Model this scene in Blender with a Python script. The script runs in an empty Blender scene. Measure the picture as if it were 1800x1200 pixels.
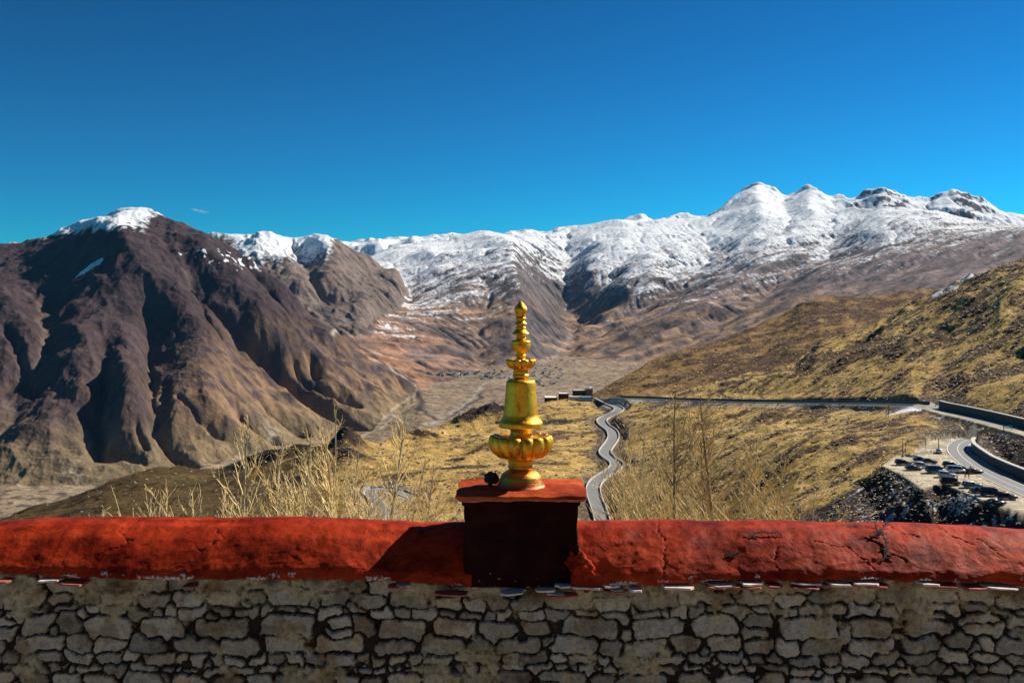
import bpy, bmesh, math, random
import numpy as np
from mathutils import Vector

# ------------------------------------------------------------------ camera, sky, sun, exposure
SC = bpy.context.scene
F = 1750.0            # focal length of the photograph in its own pixels
HZ = 540.0            # image row of the eye level
cam_d = bpy.data.cameras.new("camera")
cam_d.sensor_width = 36.0
cam_d.lens = 36.0 * F / 1800.0
cam_d.shift_y = -(600.0 - HZ) / 1800.0
cam_d.clip_start = 0.1
cam_d.clip_end = 60000
cam = bpy.data.objects.new("camera", cam_d)
SC.collection.objects.link(cam)
cam.location = (0, 0, 0)
cam.rotation_euler = (math.radians(90), 0, 0)
SC.camera = cam

SUN = Vector((0.70, 0.44, 0.59)).normalized()
W = bpy.data.worlds.new("World")
SC.world = W
W.use_nodes = True
wn = W.node_tree.nodes; wl = W.node_tree.links
bg = wn["Background"]
sky = wn.new("ShaderNodeTexSky")
sky.sky_type = 'NISHITA'
sky.sun_disc = False
sky.sun_elevation = math.asin(SUN.z)
sky.sun_rotation = math.atan2(SUN.x, SUN.y)
sky.altitude = 4200
sky.air_density = 1.3
sky.dust_density = 0.3
sky.ozone_density = 3.0
tint = wn.new("ShaderNodeMix"); tint.data_type = 'RGBA'; tint.blend_type = 'MULTIPLY'
tint.inputs[0].default_value = 1.0
tint.inputs[7].default_value = (0.05, 0.55, 0.58, 1)
gm = wn.new("ShaderNodeGamma"); gm.inputs[1].default_value = 1.8
wl.new(sky.outputs[0], gm.inputs[0])
wl.new(gm.outputs[0], tint.inputs[6])
wl.new(tint.outputs[2], bg.inputs[0])
bg.inputs[1].default_value = 0.021

sl = bpy.data.lights.new("sun", 'SUN')
sl.energy = 5.0
sl.angle = math.radians(0.53)
sl.color = (1.0, 0.93, 0.80)
so = bpy.data.objects.new("sun", sl)
SC.collection.objects.link(so)
so.rotation_euler = SUN.to_track_quat('Z', 'Y').to_euler()
so.location = (40, 20, 40)
vs = SC.view_settings
SC.display_settings.display_device = 'sRGB'
vs.view_transform = 'Standard'; vs.look = 'None'; vs.gamma = 1.0; vs.exposure = 0.65
SC.cycles.max_bounces = 5
SC.cycles.diffuse_bounces = 3
SC.cycles.use_denoising = True

rnd = random.Random(7)
RS = np.random.RandomState(11)

# ------------------------------------------------------------------ helpers
def tag(o, label=None, cat=None, group=None, kind=None):
    if label: o['label'] = label
    if cat: o['category'] = cat
    if group: o['group'] = group
    if kind: o['kind'] = kind
    return o

def link(o, parent=None):
    SC.collection.objects.link(o)
    if parent is not None: o.parent = parent
    return o

def empty(name, loc=(0, 0, 0), rz=0.0):
    o = bpy.data.objects.new(name, None)
    o.location = loc; o.rotation_euler = (0, 0, rz)
    return link(o)

def mesh_obj(name, verts, faces, mat, parent=None, smooth=False):
    me = bpy.data.meshes.new(name)
    me.from_pydata([tuple(v) for v in verts], [], faces)
    me.validate()
    if smooth: me.polygons.foreach_set('use_smooth', [True] * len(me.polygons))
    mats = mat if isinstance(mat, (list, tuple)) else [mat]
    for m in mats: me.materials.append(m)
    return link(bpy.data.objects.new(name, me), parent)

def grid_faces(nr, nc):
    idx = np.arange(nr * nc).reshape(nr, nc)
    return np.stack([idx[:-1, :-1], idx[:-1, 1:], idx[1:, 1:], idx[1:, :-1]], -1).reshape(-1, 4)

def np_mesh(name, V, Q, mat, parent=None, attrs=None, smooth=True):
    """V (n,3), Q (m,4) quads -> one mesh object; attrs name -> (n,) or (n,3)"""
    me = bpy.data.meshes.new(name)
    me.vertices.add(len(V)); me.vertices.foreach_set('co', V.astype(np.float32).ravel())
    me.loops.add(Q.size); me.loops.foreach_set('vertex_index', Q.astype(np.int32).ravel())
    me.polygons.add(len(Q)); me.polygons.foreach_set('loop_start', np.arange(0, Q.size, 4, dtype=np.int32))
    if smooth: me.polygons.foreach_set('use_smooth', np.ones(len(Q), dtype=bool))
    me.update(calc_edges=True)
    for k, a in (attrs or {}).items():
        if a.ndim == 1:
            at = me.attributes.new(k, 'FLOAT', 'POINT'); at.data.foreach_set('value', a.astype(np.float32))
        else:
            c = np.ones((len(a), 4), dtype=np.float32); c[:, :3] = a
            at = me.attributes.new(k, 'FLOAT_COLOR', 'POINT'); at.data.foreach_set('color', c.ravel())
    me.materials.append(mat)
    return link(bpy.data.objects.new(name, me), parent)

_perm = RS.permutation(4096); _g = RS.rand(4096) * 2 * np.pi
_gx = np.cos(_g); _gy = np.sin(_g)
def perlin(x, y, seed=0):
    xi = np.floor(x).astype(np.int64); yi = np.floor(y).astype(np.int64)
    fx = x - xi; fy = y - yi
    ux = fx * fx * fx * (fx * (fx * 6 - 15) + 10); uy = fy * fy * fy * (fy * (fy * 6 - 15) + 10)
    def g(a, b, dx, dy):
        h = _perm[(_perm[(a + seed * 131) & 4095] + b) & 4095]
        return _gx[h] * dx + _gy[h] * dy
    n00 = g(xi, yi, fx, fy); n10 = g(xi + 1, yi, fx - 1, fy)
    n01 = g(xi, yi + 1, fx, fy - 1); n11 = g(xi + 1, yi + 1, fx - 1, fy - 1)
    a = n00 + ux * (n10 - n00); b = n01 + ux * (n11 - n01)
    return (a + uy * (b - a)) * 1.5
def fbm(x, y, s, octv=5, seed=0, gain=0.5):
    r = 0; a = 1.0; t = 0
    for k in range(octv):
        r = r + a * perlin(x / s, y / s, seed + k * 7); t += a; a *= gain; s *= 0.5
    return r / t * 1.6
def ridged(x, y, s, octv=5, seed=0, gain=0.5):
    r = 0; a = 1.0; t = 0; w = 1.0
    for k in range(octv):
        n = 1 - np.abs(perlin(x / s, y / s, seed + k * 5)) * 1.6
        n = np.clip(n, 0, 1) ** 2
        r = r + a * n * w; w = np.clip(n * 1.6, 0, 1); t += a; a *= gain; s *= 0.5
    return r / t
def sstep(a, b, x):
    t = np.clip((x - a) / (b - a), 0, 1)
    return t * t * (3 - 2 * t)
def smax(a, b, k):
    h = np.clip(0.5 + 0.5 * (a - b) / k, 0, 1)
    return b + (a - b) * h + k * h * (1 - h)
def W3(px, py, d):
    """a point seen at pixel (px, py) at distance d along the view axis, in metres"""
    return np.array([(px - 900.0) / F * d, d, -(py - HZ) / F * d])

# ------------------------------------------------------------------ node helpers
def new_mat(name):
    m = bpy.data.materials.new(name); m.use_nodes = True
    nt = m.node_tree; b = nt.nodes['Principled BSDF']
    return m, nt, nt.nodes, nt.links, b
def noise_node(nt, scale, detail=6, rough=0.6, coord=None, dist=0.0):
    n = nt.nodes.new('ShaderNodeTexNoise')
    n.inputs['Scale'].default_value = scale; n.inputs['Detail'].default_value = detail
    n.inputs['Roughness'].default_value = rough; n.inputs['Distortion'].default_value = dist
    if coord is not None: nt.links.new(coord, n.inputs['Vector'])
    return n
def ramp_node(nt, fac, stops):
    r = nt.nodes.new('ShaderNodeValToRGB')
    el = r.color_ramp.elements
    while len(el) < len(stops): el.new(0.5)
    for e, (p, c) in zip(el, stops):
        e.position = p; e.color = (c[0], c[1], c[2], 1) if len(c) == 3 else c
    nt.links.new(fac, r.inputs[0])
    return r
def mul_node(nt, a, b, fac=1.0, mode='MULTIPLY'):
    m = nt.nodes.new('ShaderNodeMix'); m.data_type = 'RGBA'; m.blend_type = mode
    m.inputs[0].default_value = fac
    for s, i in ((a, 6), (b, 7)):
        if isinstance(s, (tuple, list)): m.inputs[i].default_value = (*s[:3], 1)
        else: nt.links.new(s, m.inputs[i])
    return m.outputs[2]
def gen_mat(name, col, rough=0.8, var=0.25, scale=8.0, bump=0.2, metal=0.0, bdist=0.02, spec=None):
    """painted / mineral surface with mottled colour and a little relief"""
    m, nt, N, L, b = new_mat(name)
    tc = N.new('ShaderNodeTexCoord')
    n = noise_node(nt, scale, 8, 0.65, tc.outputs['Object'])
    lo = tuple(c * (1 - var) for c in col); hi = tuple(min(1, c * (1 + var)) for c in col)
    r = ramp_node(nt, n.outputs['Fac'], [(0.3, lo), (0.7, hi)])
    L.new(r.outputs[0], b.inputs['Base Color'])
    b.inputs['Roughness'].default_value = rough; b.inputs['Metallic'].default_value = metal
    if spec is not None: b.inputs['Specular IOR Level'].default_value = spec
    if bump > 0:
        bp = N.new('ShaderNodeBump'); bp.inputs['Strength'].default_value = bump
        bp.inputs['Distance'].default_value = bdist
        L.new(n.outputs['Fac'], bp.inputs['Height']); L.new(bp.outputs[0], b.inputs['Normal'])
    return m
EROB = 5; USTEP = 1.75; NROW = 1000
# ------------------------------------------------------------------ the land: lofted hills, drawn spurs and gullies, running-water erosion
def L3(pts): return np.array(sorted(pts), dtype=float)      # columns: px, py, d
def zline(z, d, n=None): return np.array([(-900, HZ - F * z / d, d), (2700, HZ - F * z / d, d)], dtype=float)
def back(line, dd, dz):
    l = line.copy(); z = -(l[:, 1] - HZ) / F * l[:, 2] + dz; l[:, 2] += dd; l[:, 1] = HZ - F * z / l[:, 2]; return l

class Loft:
    def __init__(s, lines):
        us = np.arange(-900, 2701, 6.0); s.us = us
        D = []; Z = []
        for l in lines:
            py = np.interp(us, l[:, 0], l[:, 1]); d = np.interp(us, l[:, 0], l[:, 2])
            D.append(d); Z.append(-(py - HZ) / F * d)
        s.D = np.array(D); s.Z = np.array(Z)
    def __call__(s, x, y):
        u = 900 + F * x / y
        t = np.clip((u + 900) / 6.0, 0, len(s.us) - 1.001); i = t.astype(int); f = t - i
        K = len(s.D)
        d = [s.D[k][i] * (1 - f) + s.D[k][i + 1] * f for k in range(K)]
        z = [s.Z[k][i] * (1 - f) + s.Z[k][i + 1] * f for k in range(K)]
        out = np.where(y < d[0], z[0] - (d[0] - y) * 0.45, z[-1] - (y - d[-1]) * 0.3)
        for k in range(K - 1):
            w = np.clip((y - d[k]) / np.maximum(d[k + 1] - d[k], 1.0), 0, 1)
            out = np.where((y >= d[k]) & (y <= d[k + 1]), z[k] + (z[k + 1] - z[k]) * w, out)
        return out

VAL = Loft([zline(-400, 1200),
  L3([(-900,905,2000),(0,868,2080),(350,812,2400),(480,790,2600),(640,765,2900),(735,700,3500),(880,655,4300),(1000,640,4800),(1400,640,5200),(2700,640,5200)]),
  zline(-285, 7000), zline(-280, 13000)])
_lmb = L3([(-900,940,1950),(0,888,2050),(100,874,2080),(200,856,2120),(300,840,2200),(370,822,2350),(480,800,2550),(560,787,2750),(640,766,2900),(700,738,3200),(745,702,3500),(800,720,3560),(2700,800,3560)])
_lmm = L3([(-900,650,2700),(0,640,2650),(215,620,2750),(370,640,2900),(480,665,3050),(600,688,3250),(700,694,3400),(745,697,3520),(800,712,3570),(2700,790,3570)])
_lmc = L3([(-900,480,3600),(-200,440,3700),(0,426,3800),(40,422,3850),(100,402,3900),(150,378,3900),(185,372,3850),(215,364,3800),(245,368,3750),(300,385,3700),(340,400,3700),(370,420,3650),(420,446,3650),(460,468,3600),(500,490,3600),(537,540,3580),(572,568,3560),(610,594,3560),(650,627,3550),(687,648,3540),(727,672,3545),(745,692,3560),(800,715,3580),(2700,800,3580)])
LM = Loft([back(_lmb, -700, -90), _lmb, _lmm, _lmc, back(_lmc, 1200, -520)])
_b2b = L3([(-900,560,4400),(300,560,4500),(480,560,4600),(560,548,4700),(600,530,4900),(640,500,5300),(660,475,5800),(700,470,6200),(740,560,6400),(2700,700,6400)])
_b2c = L3([(-900,440,6000),(300,425,6000),(370,414,6000),(400,415,6000),(440,419,6000),(455,413,6000),(470,417,6000),(500,422,6000),(540,418,6000),(560,414,6000),(585,419,6000),(600,422,6000),(625,432,6100),(650,444,6200),(670,470,6400),(700,500,6600),(740,600,6700),(2700,750,6700)])
B2 = Loft([back(_b2b, -600, -160), _b2b, _b2c, back(_b2c, 1500, -450)])
_cb = L3([(-900,620,4500),(500,600,4500),(560,578,4500),(600,590,4300),(650,622,4100),(700,648,4000),(760,656,4100),(850,653,4400),(930,650,4700),(1000,642,4900),(1060,650,5000),(1200,650,4800),(1400,640,4500),(1800,560,4500),(2700,480,4500)])
_cm = L3([(-900,560,5200),(560,545,5200),(640,530,5500),(740,522,5900),(850,536,6000),(905,540,5800),(950,580,6100),(1000,590,6400),(1040,572,6400),(1100,550,6300),(1300,510,6500),(1500,470,6600),(1650,430,6800),(1800,402,7000),(2700,330,7000)])
_cc = L3([(-900,560,6500),(560,505,6500),(650,446,8000),(700,432,8200),(800,415,8500),(860,405,8500),(900,410,8500),(980,406,8700),(1000,397,9000),(1100,386,9000),(1150,384,9000),(1240,380,9200),(1262,368,9500),(1290,350,9800),(1312,335,10000),(1335,321,10200),(1357,335,10100),(1380,346,10000),(1400,339,9950),(1420,331,9900),(1440,341,9700),(1458,352,9400),(1480,364,8900),(1560,364,8300),(1650,370,8200),(1700,385,8200),(1800,398,8200),(2700,430,8200)])
CR = Loft([back(_cb, -500, -60), _cb, _cm, _cc, back(_cc, 900, -120), back(_cc, 3000, -600)])
_pc = L3([(-900,520,10500),(1060,400,10500),(1110,386,10500),(1130,372,10500),(1150,384,10500),(1200,383,10500),(1240,380,10500),(1262,368,10500),(1290,349,10500),(1312,334,10500),(1335,320,10500),(1355,335,10500),(1380,345,10500),(1400,338,10500),(1420,330,10500),(1440,340,10500),(1460,350,10500),(1490,352,10500),(1515,344,10500),(1550,330,10500),(1580,342,10500),(1610,352,10500),(1640,353,10500),(1660,343,10500),(1680,336,10500),(1700,346,10500),(1740,362,10500),(1800,386,10500),(1900,410,10500),(2700,450,10500)])
_pb = L3([(-900,470,9100),(1100,415,9100),(2700,440,9100)])
_pc[:, 1] -= np.interp(_pc[:, 1], [325, 352, 384, 400], [2, 5, 3, 0])
PK = Loft([back(_pb, -300, -200), _pb, _pc, back(_pc, 1800, -700)])

# far raster ---------------------------------------------------------------
RX0, RX1, RY0, RY1, RC = -7600.0, 7600.0, 1500.0, 12700.0, 13.0
rx = np.arange(RX0, RX1, RC); ry = np.arange(RY0, RY1, RC)
GX, GY = np.meshgrid(rx, ry)
def blur(a, n):
    for _ in range(n):
        p = np.pad(a, 1, mode='edge')
        a = (p[:-2, 1:-1] + p[2:, 1:-1] + p[1:-1, :-2] + p[1:-1, 2:] + 2 * p[1:-1, 1:-1]) / 6.0
    return a
def bil(A, x, y):
    tx = np.clip((x - RX0) / RC, 0, A.shape[1] - 1.001); ty = np.clip((y - RY0) / RC, 0, A.shape[0] - 1.001)
    i = tx.astype(int); j = ty.astype(int); fx = tx - i; fy = ty - j
    return (A[j, i] * (1 - fx) + A[j, i + 1] * fx) * (1 - fy) + (A[j + 1, i] * (1 - fx) + A[j + 1, i + 1] * fx) * fy

wx = GX + 70 * fbm(GX, GY, 900, 3, 3); wy = GY + 70 * fbm(GX, GY, 900, 3, 9)
hl, hb, hc, hp, hv = LM(GX, GY), B2(GX, GY), CR(wx, wy), PK(GX, GY), VAL(GX, GY)
lay = np.argmax(np.stack([hv, hl, hb, hc, hp]), 0)
def onray(fn, px, py, d0, d1, n=500):
    """where the column px of the surface fn is seen at row py: returns x, y, z"""
    d = np.linspace(d0, d1, n); x = (px - 900.0) / F * d
    z = fn(x, d); r = HZ - F * z / d
    k = np.nonzero(r <= py)[0]
    i = k[0] if len(k) else int(np.argmin(np.abs(r - py)))
    if i > 0 and len(k):
        t = (r[i - 1] - py) / max(r[i - 1] - r[i], 1e-6)
        dd = d[i - 1] + t * (d[i] - d[i - 1])
    else: dd = d[i]
    xx = (px - 900.0) / F * dd
    return np.array([xx, dd, float(fn(np.array([xx]), np.array([dd]))[0])])
def polydist(X, Y, P):
    """distance to a polyline P (n,2), signed side, and the parameter along it (0..1)"""
    best = np.full(X.shape, 1e9); par = np.zeros(X.shape); side = np.zeros(X.shape)
    seg = np.sqrt(((P[1:] - P[:-1]) ** 2).sum(1)); tot = seg.sum(); acc = 0
    for a, b, L in zip(P[:-1], P[1:], seg):
        d = b - a; t = np.clip(((X - a[0]) * d[0] + (Y - a[1]) * d[1]) / (L * L), 0, 1)
        ex = X - a[0] - t * d[0]; ey = Y - a[1] - t * d[1]
        q = np.hypot(ex, ey); m = q < best
        best = np.where(m, q, best); par = np.where(m, (acc + t * L) / tot, par)
        side = np.where(m, np.sign(d[0] * ey - d[1] * ex), side); acc += L
    return best, par, side
def stamp(H, fn, pts, width, height, dr, taper=(0.3, 0.3), power=1.0, rough=0.25):
    P = np.array([onray(fn, a, b, *dr)[:2] for a, b in pts])
    m = width * 3.2
    i0 = max(0, int((P[:, 0].min() - m - RX0) / RC)); i1 = int((P[:, 0].max() + m - RX0) / RC) + 1
    j0 = max(0, int((P[:, 1].min() - m - RY0) / RC)); j1 = int((P[:, 1].max() + m - RY0) / RC) + 1
    X = GX[j0:j1, i0:i1]; Y = GY[j0:j1, i0:i1]
    Xw = X + width * rough * fbm(X, Y, width * 2, 3, 21); Yw = Y + width * rough * fbm(X, Y, width * 2, 3, 33)
    d, t, s = polydist(Xw, Yw, P)
    prof = np.exp(-(d / width) ** 1.5 * power)
    e = 1.0
    if taper[0] > 0: e = e * np.clip(t / taper[0], 0.08, 1)
    if taper[1] > 0: e = e * np.clip((1 - t) / taper[1], 0.08, 1)
    H[j0:j1, i0:i1] += height * prof * e

DL = (1900, 3900)
# left mountain: spurs (+) and ravines (-), drawn from crest to foot
SP = [
 ([(140,402),(200,455),(270,520),(330,590),(355,640),(372,700),(385,760),(400,806)], 150, 85, (.15,.05)),
 ([(300,388),(350,440),(400,520),(450,590),(520,660),(600,720),(660,752)], 130, 60, (.3,.2)),
 ([(60,440),(110,540),(150,620),(215,690),(240,740),(262,785)], 110, 60, (.3,.1)),
 ([(-40,500),(10,560),(60,630),(110,690),(180,760),(250,812)], 120, 95, (.3,.1)),
 ([(200,560),(235,640),(255,700),(300,770),(330,810)], 75, 45, (.3,.1)),
 ([(370,430),(430,520),(500,590),(560,650),(640,690),(720,700)], 120, 55, (.3,.2)),
 ([(-120,600),(-60,700),(0,760),(40,830)], 120, 70, (.3,.1)),
]
GU = [
 ([(90,450),(85,540),(78,620),(95,680),(140,730),(180,780),(250,806),(280,822)], 90, -85, (.3,.12)),
 ([(190,560),(182,640),(168,700),(176,750),(240,800)], 40, -80, (.3,.1)),
 ([(250,500),(270,600),(265,680),(268,740),(300,790),(355,822)], 75, -85, (.3,.1)),
 ([(345,440),(365,520),(405,570),(440,600)], 60, -45, (.3,.05)),
 ([(425,590),(440,600),(480,628),(530,672),(565,702),(600,728),(650,752)], 30, -105, (.05,.1)),
 ([(510,610),(520,632),(545,652),(560,660),(600,690),(640,712)], 22, -45, (.2,.15)),
 ([(545,612),(555,650)], 20, -40, (.3,.1)),
 ([(500,655),(540,690),(570,704)], 24, -45, (.3,.1)),
 ([(410,700),(440,740),(500,775)], 34, -42, (.3,.2)),
 ([(450,690),(500,735),(550,762)], 34, -42, (.3,.2)),
 ([(420,452),(470,505),(520,560),(580,610)], 75, -50, (.3,.3)),
 ([(0,640),(20,700),(0,780),(10,840)], 80, -75, (.3,.2)),
 ([(560,640),(620,672),(700,690)], 30, -16, (.3,.3)),
]
hl2 = hl.copy()
for pts, w, h, tp in SP: stamp(hl2, LM, pts, w, h, DL, tp)
for pts, w, h, tp in GU:
    if w > 60: stamp(hl2, LM, pts, w, h, DL, tp)
hl = hl2 - 0
# snow range spurs and ravines
DC = (4000, 9000)
hc2 = hc.copy()
for pts, w, h, tp in [
 ([(860,405),(880,440),(905,480),(930,530),(945,575),(960,620)], 300, 150, (.4,.2)),
 ([(740,440),(780,480),(820,520),(850,560)], 260, 60, (.2,.3)),
 ([(1050,400),(1055,450),(1040,500),(1030,540)], 260, 100, (.5,.3)),
 ([(1140,440),(1150,480),(1120,530)], 240, 60, (.5,.3)),
 ([(1390,380),(1370,440),(1300,500),(1200,560),(1120,610)], 300, 70, (.2,.2)),
 ([(1600,372),(1560,430),(1480,490),(1400,540)], 300, 60, (.2,.3)),
 ([(980,415),(985,470),(1000,520),(1005,560),(985,620),(960,650)], 150, -75, (.2,.1)),
 ([(1100,430),(1090,480),(1050,520),(1010,560)], 170, -45, (.2,.1)),
 ([(700,450),(720,500),(700,560)], 160, -50, (.3,.3)),
 ([(1250,400),(1240,450),(1180,510),(1090,560),(1020,610)], 150, -60, (.2,.2)),
 ([(1480,400),(1440,450),(1340,520),(1240,580),(1150,620)], 150, -60, (.2,.2)),
 ([(820,590),(850,620),(870,650)], 90, -70, (.3,.2)),
 ([(900,560),(920,600),(935,640)], 120, 60, (.3,.2))]:
    stamp(hc2, CR, pts, w, h, DC, tp, rough=0.5)
hc = hc2
hb2 = hb.copy()
for pts, w, h, tp in [
 ([(455,414),(490,450),(530,490),(560,520)], 160, 70, (.1,.2)),
 ([(560,414),(590,450),(610,490),(600,520)], 160, 60, (.1,.2)),
 ([(510,424),(535,460),(560,500),(572,530)], 110, -90, (.2,.1)),
 ([(640,446),(625,480),(600,520)], 100, -60, (.2,.1))]:
    stamp(hb2, B2, pts, w, h, (4500, 6200), tp)
hb = hb2
# rock relief by layer
rl = ridged(GX, GY, 520, 5, 2); rf = fbm(GX, GY, 420, 6, 5)
a = math.radians(39); sx = GX * math.cos(a) + GY * math.sin(a); sy = -GX * math.sin(a) + GY * math.cos(a)
strk = ridged(sx * 0.2, sy, 280, 5, 8)
hl = hl + 22 * (rl - 0.45) * sstep(0, 300, np.abs(hl + 380)) + 10 * rf
hb = hb + 50 * (ridged(GX, GY, 600, 6, 4) - 0.45) + 15 * rf
hc = hc + 10 * (ridged(GX, GY, 900, 6, 6) - 0.45) * sstep(-330, 100, hc) + 34 * (strk - 0.4) + 6 * rf * sstep(-330, 0, hc)
hp = hp + 90 * (ridged(GX, GY, 620, 6, 1) - 0.36) * sstep(0, 1, 1 - np.abs(hp - 900) / 3000) + 30 * rf
hv = hv + 9 * fbm(GX, GY, 380, 6, 12) + 5 * np.abs(fbm(GX, GY, 120, 4, 13))
FAR = smax(smax(hv, hl, 14.0), smax(smax(hb, hc, 25.0), hp, 20.0), 14.0)
lay = np.argmax(np.stack([hv + 4, hl, hb, hc, hp]), 0)
FAR = blur(FAR, 2)

# running water: many drops at once, each digging where it speeds up and dropping silt where it slows
flow = np.zeros_like(FAR)
def erode(H, nb, nd, steps, seed, rate=0.10):
    r = np.random.RandomState(seed); ny, nx = H.shape; H = H / RC; H0 = H.copy()
    sz = H.size
    for b in range(nb):
        x = r.rand(nd) * (nx - 3) + 1; y = r.rand(nd) * (ny - 3) + 1
        # start inside what the eye can see
        uu = 900 + F * (RX0 + x * RC) / (RY0 + y * RC); k = (uu > -350) & (uu < 2150)
        x = x[k]; y = y[k]; n = len(x)
        dx = np.zeros(n); dy = np.zeros(n); sp = np.ones(n); wa = np.ones(n); se = np.zeros(n)
        for s in range(steps):
            i = x.astype(int); j = y.astype(int); fx = x - i; fy = y - j; q = j * nx + i
            Hr = H.ravel(); h00 = Hr[q]; h10 = Hr[q + 1]; h01 = Hr[q + nx]; h11 = Hr[q + nx + 1]
            gx = (h10 - h00) * (1 - fy) + (h11 - h01) * fy; gy = (h01 - h00) * (1 - fx) + (h11 - h10) * fx
            h = h00 * (1 - fx) * (1 - fy) + h10 * fx * (1 - fy) + h01 * (1 - fx) * fy + h11 * fx * fy
            dx = dx * 0.25 - gx * 0.75; dy = dy * 0.25 - gy * 0.75
            l = np.hypot(dx, dy) + 1e-9; dx /= l; dy /= l
            x2 = np.clip(x + dx, 1, nx - 2.01); y2 = np.clip(y + dy, 1, ny - 2.01)
            i2 = x2.astype(int); j2 = y2.astype(int); gx2 = x2 - i2; gy2 = y2 - j2; q2 = j2 * nx + i2
            h2 = Hr[q2] * (1 - gx2) * (1 - gy2) + Hr[q2 + 1] * gx2 * (1 - gy2) + Hr[q2 + nx] * (1 - gx2) * gy2 + Hr[q2 + nx + 1] * gx2 * gy2
            dh = h2 - h
            cap = np.maximum(-dh, 0.01) * sp * wa * 1.4
            dep = np.where(dh > 0, np.minimum(dh, se), np.where(se > cap, (se - cap) * 0.15, 0))
            ero = np.where((dh <= 0) & (se <= cap), np.minimum((cap - se) * rate, -dh * 0.6), 0)
            amt = dep - ero; se = se - amt
            D = np.bincount(q, amt * (1 - fx) * (1 - fy), sz) + np.bincount(q + 1, amt * fx * (1 - fy), sz) \
              + np.bincount(q + nx, amt * (1 - fx) * fy, sz) + np.bincount(q + nx + 1, amt * fx * fy, sz)
            H = H + np.clip(D, -0.12, 0.12).reshape(H.shape)
            if s > 8: flow.ravel()[:] += np.bincount(q, wa, sz)
            sp = np.sqrt(np.maximum(sp * sp - dh * 2.0, 0.05)); wa = wa * 0.985
            x, y = x2, y2
        H = H * 0.75 + blur(H, 1) * 0.25
        H = np.minimum(H, H0 + 0.25)
    return H * RC
import time as _t; _t0 = _t.time()
PRE = FAR.copy(); FAR = erode(FAR, EROB, 45000, 42, 5)
_wl = blur((lay == 1).astype(float), 4) * 0.5 + blur((lay == 4).astype(float), 3) * 0.4; FAR = FAR * (1 - _wl) + PRE * _wl
print('erode', _t.time() - _t0)
FAR0 = FAR.copy()
bilf = lambda a_, b_: bil(FAR0, np.atleast_1d(a_), np.atleast_1d(b_))
for pts, w, h, tp in GU:
    if w <= 60: stamp(FAR, bilf, pts, w, h, (1900, 4400), tp)
flown = np.clip(np.log1p(blur(flow, 1)) / 5.0, 0, 1)
GYr, GXr = np.gradient(FAR, RC)

# near hills -----------------------------------------------------------------
_dc = L3([(-900,1400,900),(900,1100,900),(970,760,890),(1000,705,900),(1040,688,940),(1100,657,1000),(1150,635,1030),(1200,615,1060),(1250,598,1100),(1300,581,1150),(1340,566,1200),(1380,551,1230),(1410,535,1250),(1440,523,1270),(1500,520,1300),(1560,514,1330),(1620,507,1350),(1660,512,1350),(1800,495,1350),(2700,440,1350)])
_db = L3([(-900,1400,850),(900,1100,850),(1000,745,830),(1100,715,830),(1200,720,830),(1300,700,850),(1400,690,850),(1560,660,880),(2700,600,880)])
DH = Loft([back(_db, -120, -60), _db, _dc, back(_dc, 500, -220)])
_ec = L3([(-900,1400,700),(900,1200,700),(1040,760,700),(1150,702,700),(1190,690,690),(1290,664,690),(1400,636,700),(1440,603,700),(1500,582,700),(1560,560,700),(1640,517,700),(1700,490,690),(1760,465,680),(1800,450,680),(1950,400,680),(2700,300,660)])
_eb = L3([(-900,1400,600),(900,1200,680),(1040,760,680),(1100,700,672),(1200,702,620),(1400,706,540),(1600,708,424),(1660,704,424),(1700,712,400),(1800,733,355),(2000,760,300),(2700,800,300)])
EH = Loft([back(_eb, -40, -14), _eb, _ec, back(_ec, 90, -50), back(_ec, 400, -120)])
_f3 = L3([(-900,940,380),(0,935,380),(280,930,380),(600,930,380),(1050,925,390),(1200,925,340),(1400,935,265),(1500,950,240),(1600,1000,215),(1800,1052,205),(2700,1052,205)])
_f4 = L3([(-900,920,450),(0,915,430),(120,900,430),(280,868,460),(450,862,450),(600,850,440),(700,840,450),(900,820,470),(1070,800,510),(1200,790,460),(1400,790,370),(1500,800,330),(1600,800,310),(1700,785,325),(1800,790,320),(2700,790,310)])
_f5 = L3([(-900,1000,520),(-100,925,500),(0,905,500),(50,888,510),(100,870,520),(150,848,530),(200,831,540),(240,817,550),(280,812,560),(320,816,560),(345,822,560),(375,821,550),(450,802,540),(520,789,530),(560,776,520),(590,768,512),(610,764,510),(632,774,515),(650,782,520),(700,764,560),(760,751,590),(820,737,620),(870,728,640),(900,728,650),(930,716,670),(960,707,690),(1060,699,720),(1100,698,680),(1200,703,620),(1400,707,540),(1600,709,424),(1660,707,420),(1700,716,395),(1800,738,350),(2000,760,300),(2700,800,300)])
_f6 = back(_f5, 50, -14); 
FH = Loft([zline(-5.0, 7.6), zline(-11, 30), zline(-32, 100), _f3, _f4, _f5, _f6, back(_f5, 650, -290)])
def near_base(x, y):
    return smax(smax(DH(x, y), EH(x, y), 3.0), FH(x, y), 1.6)

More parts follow.
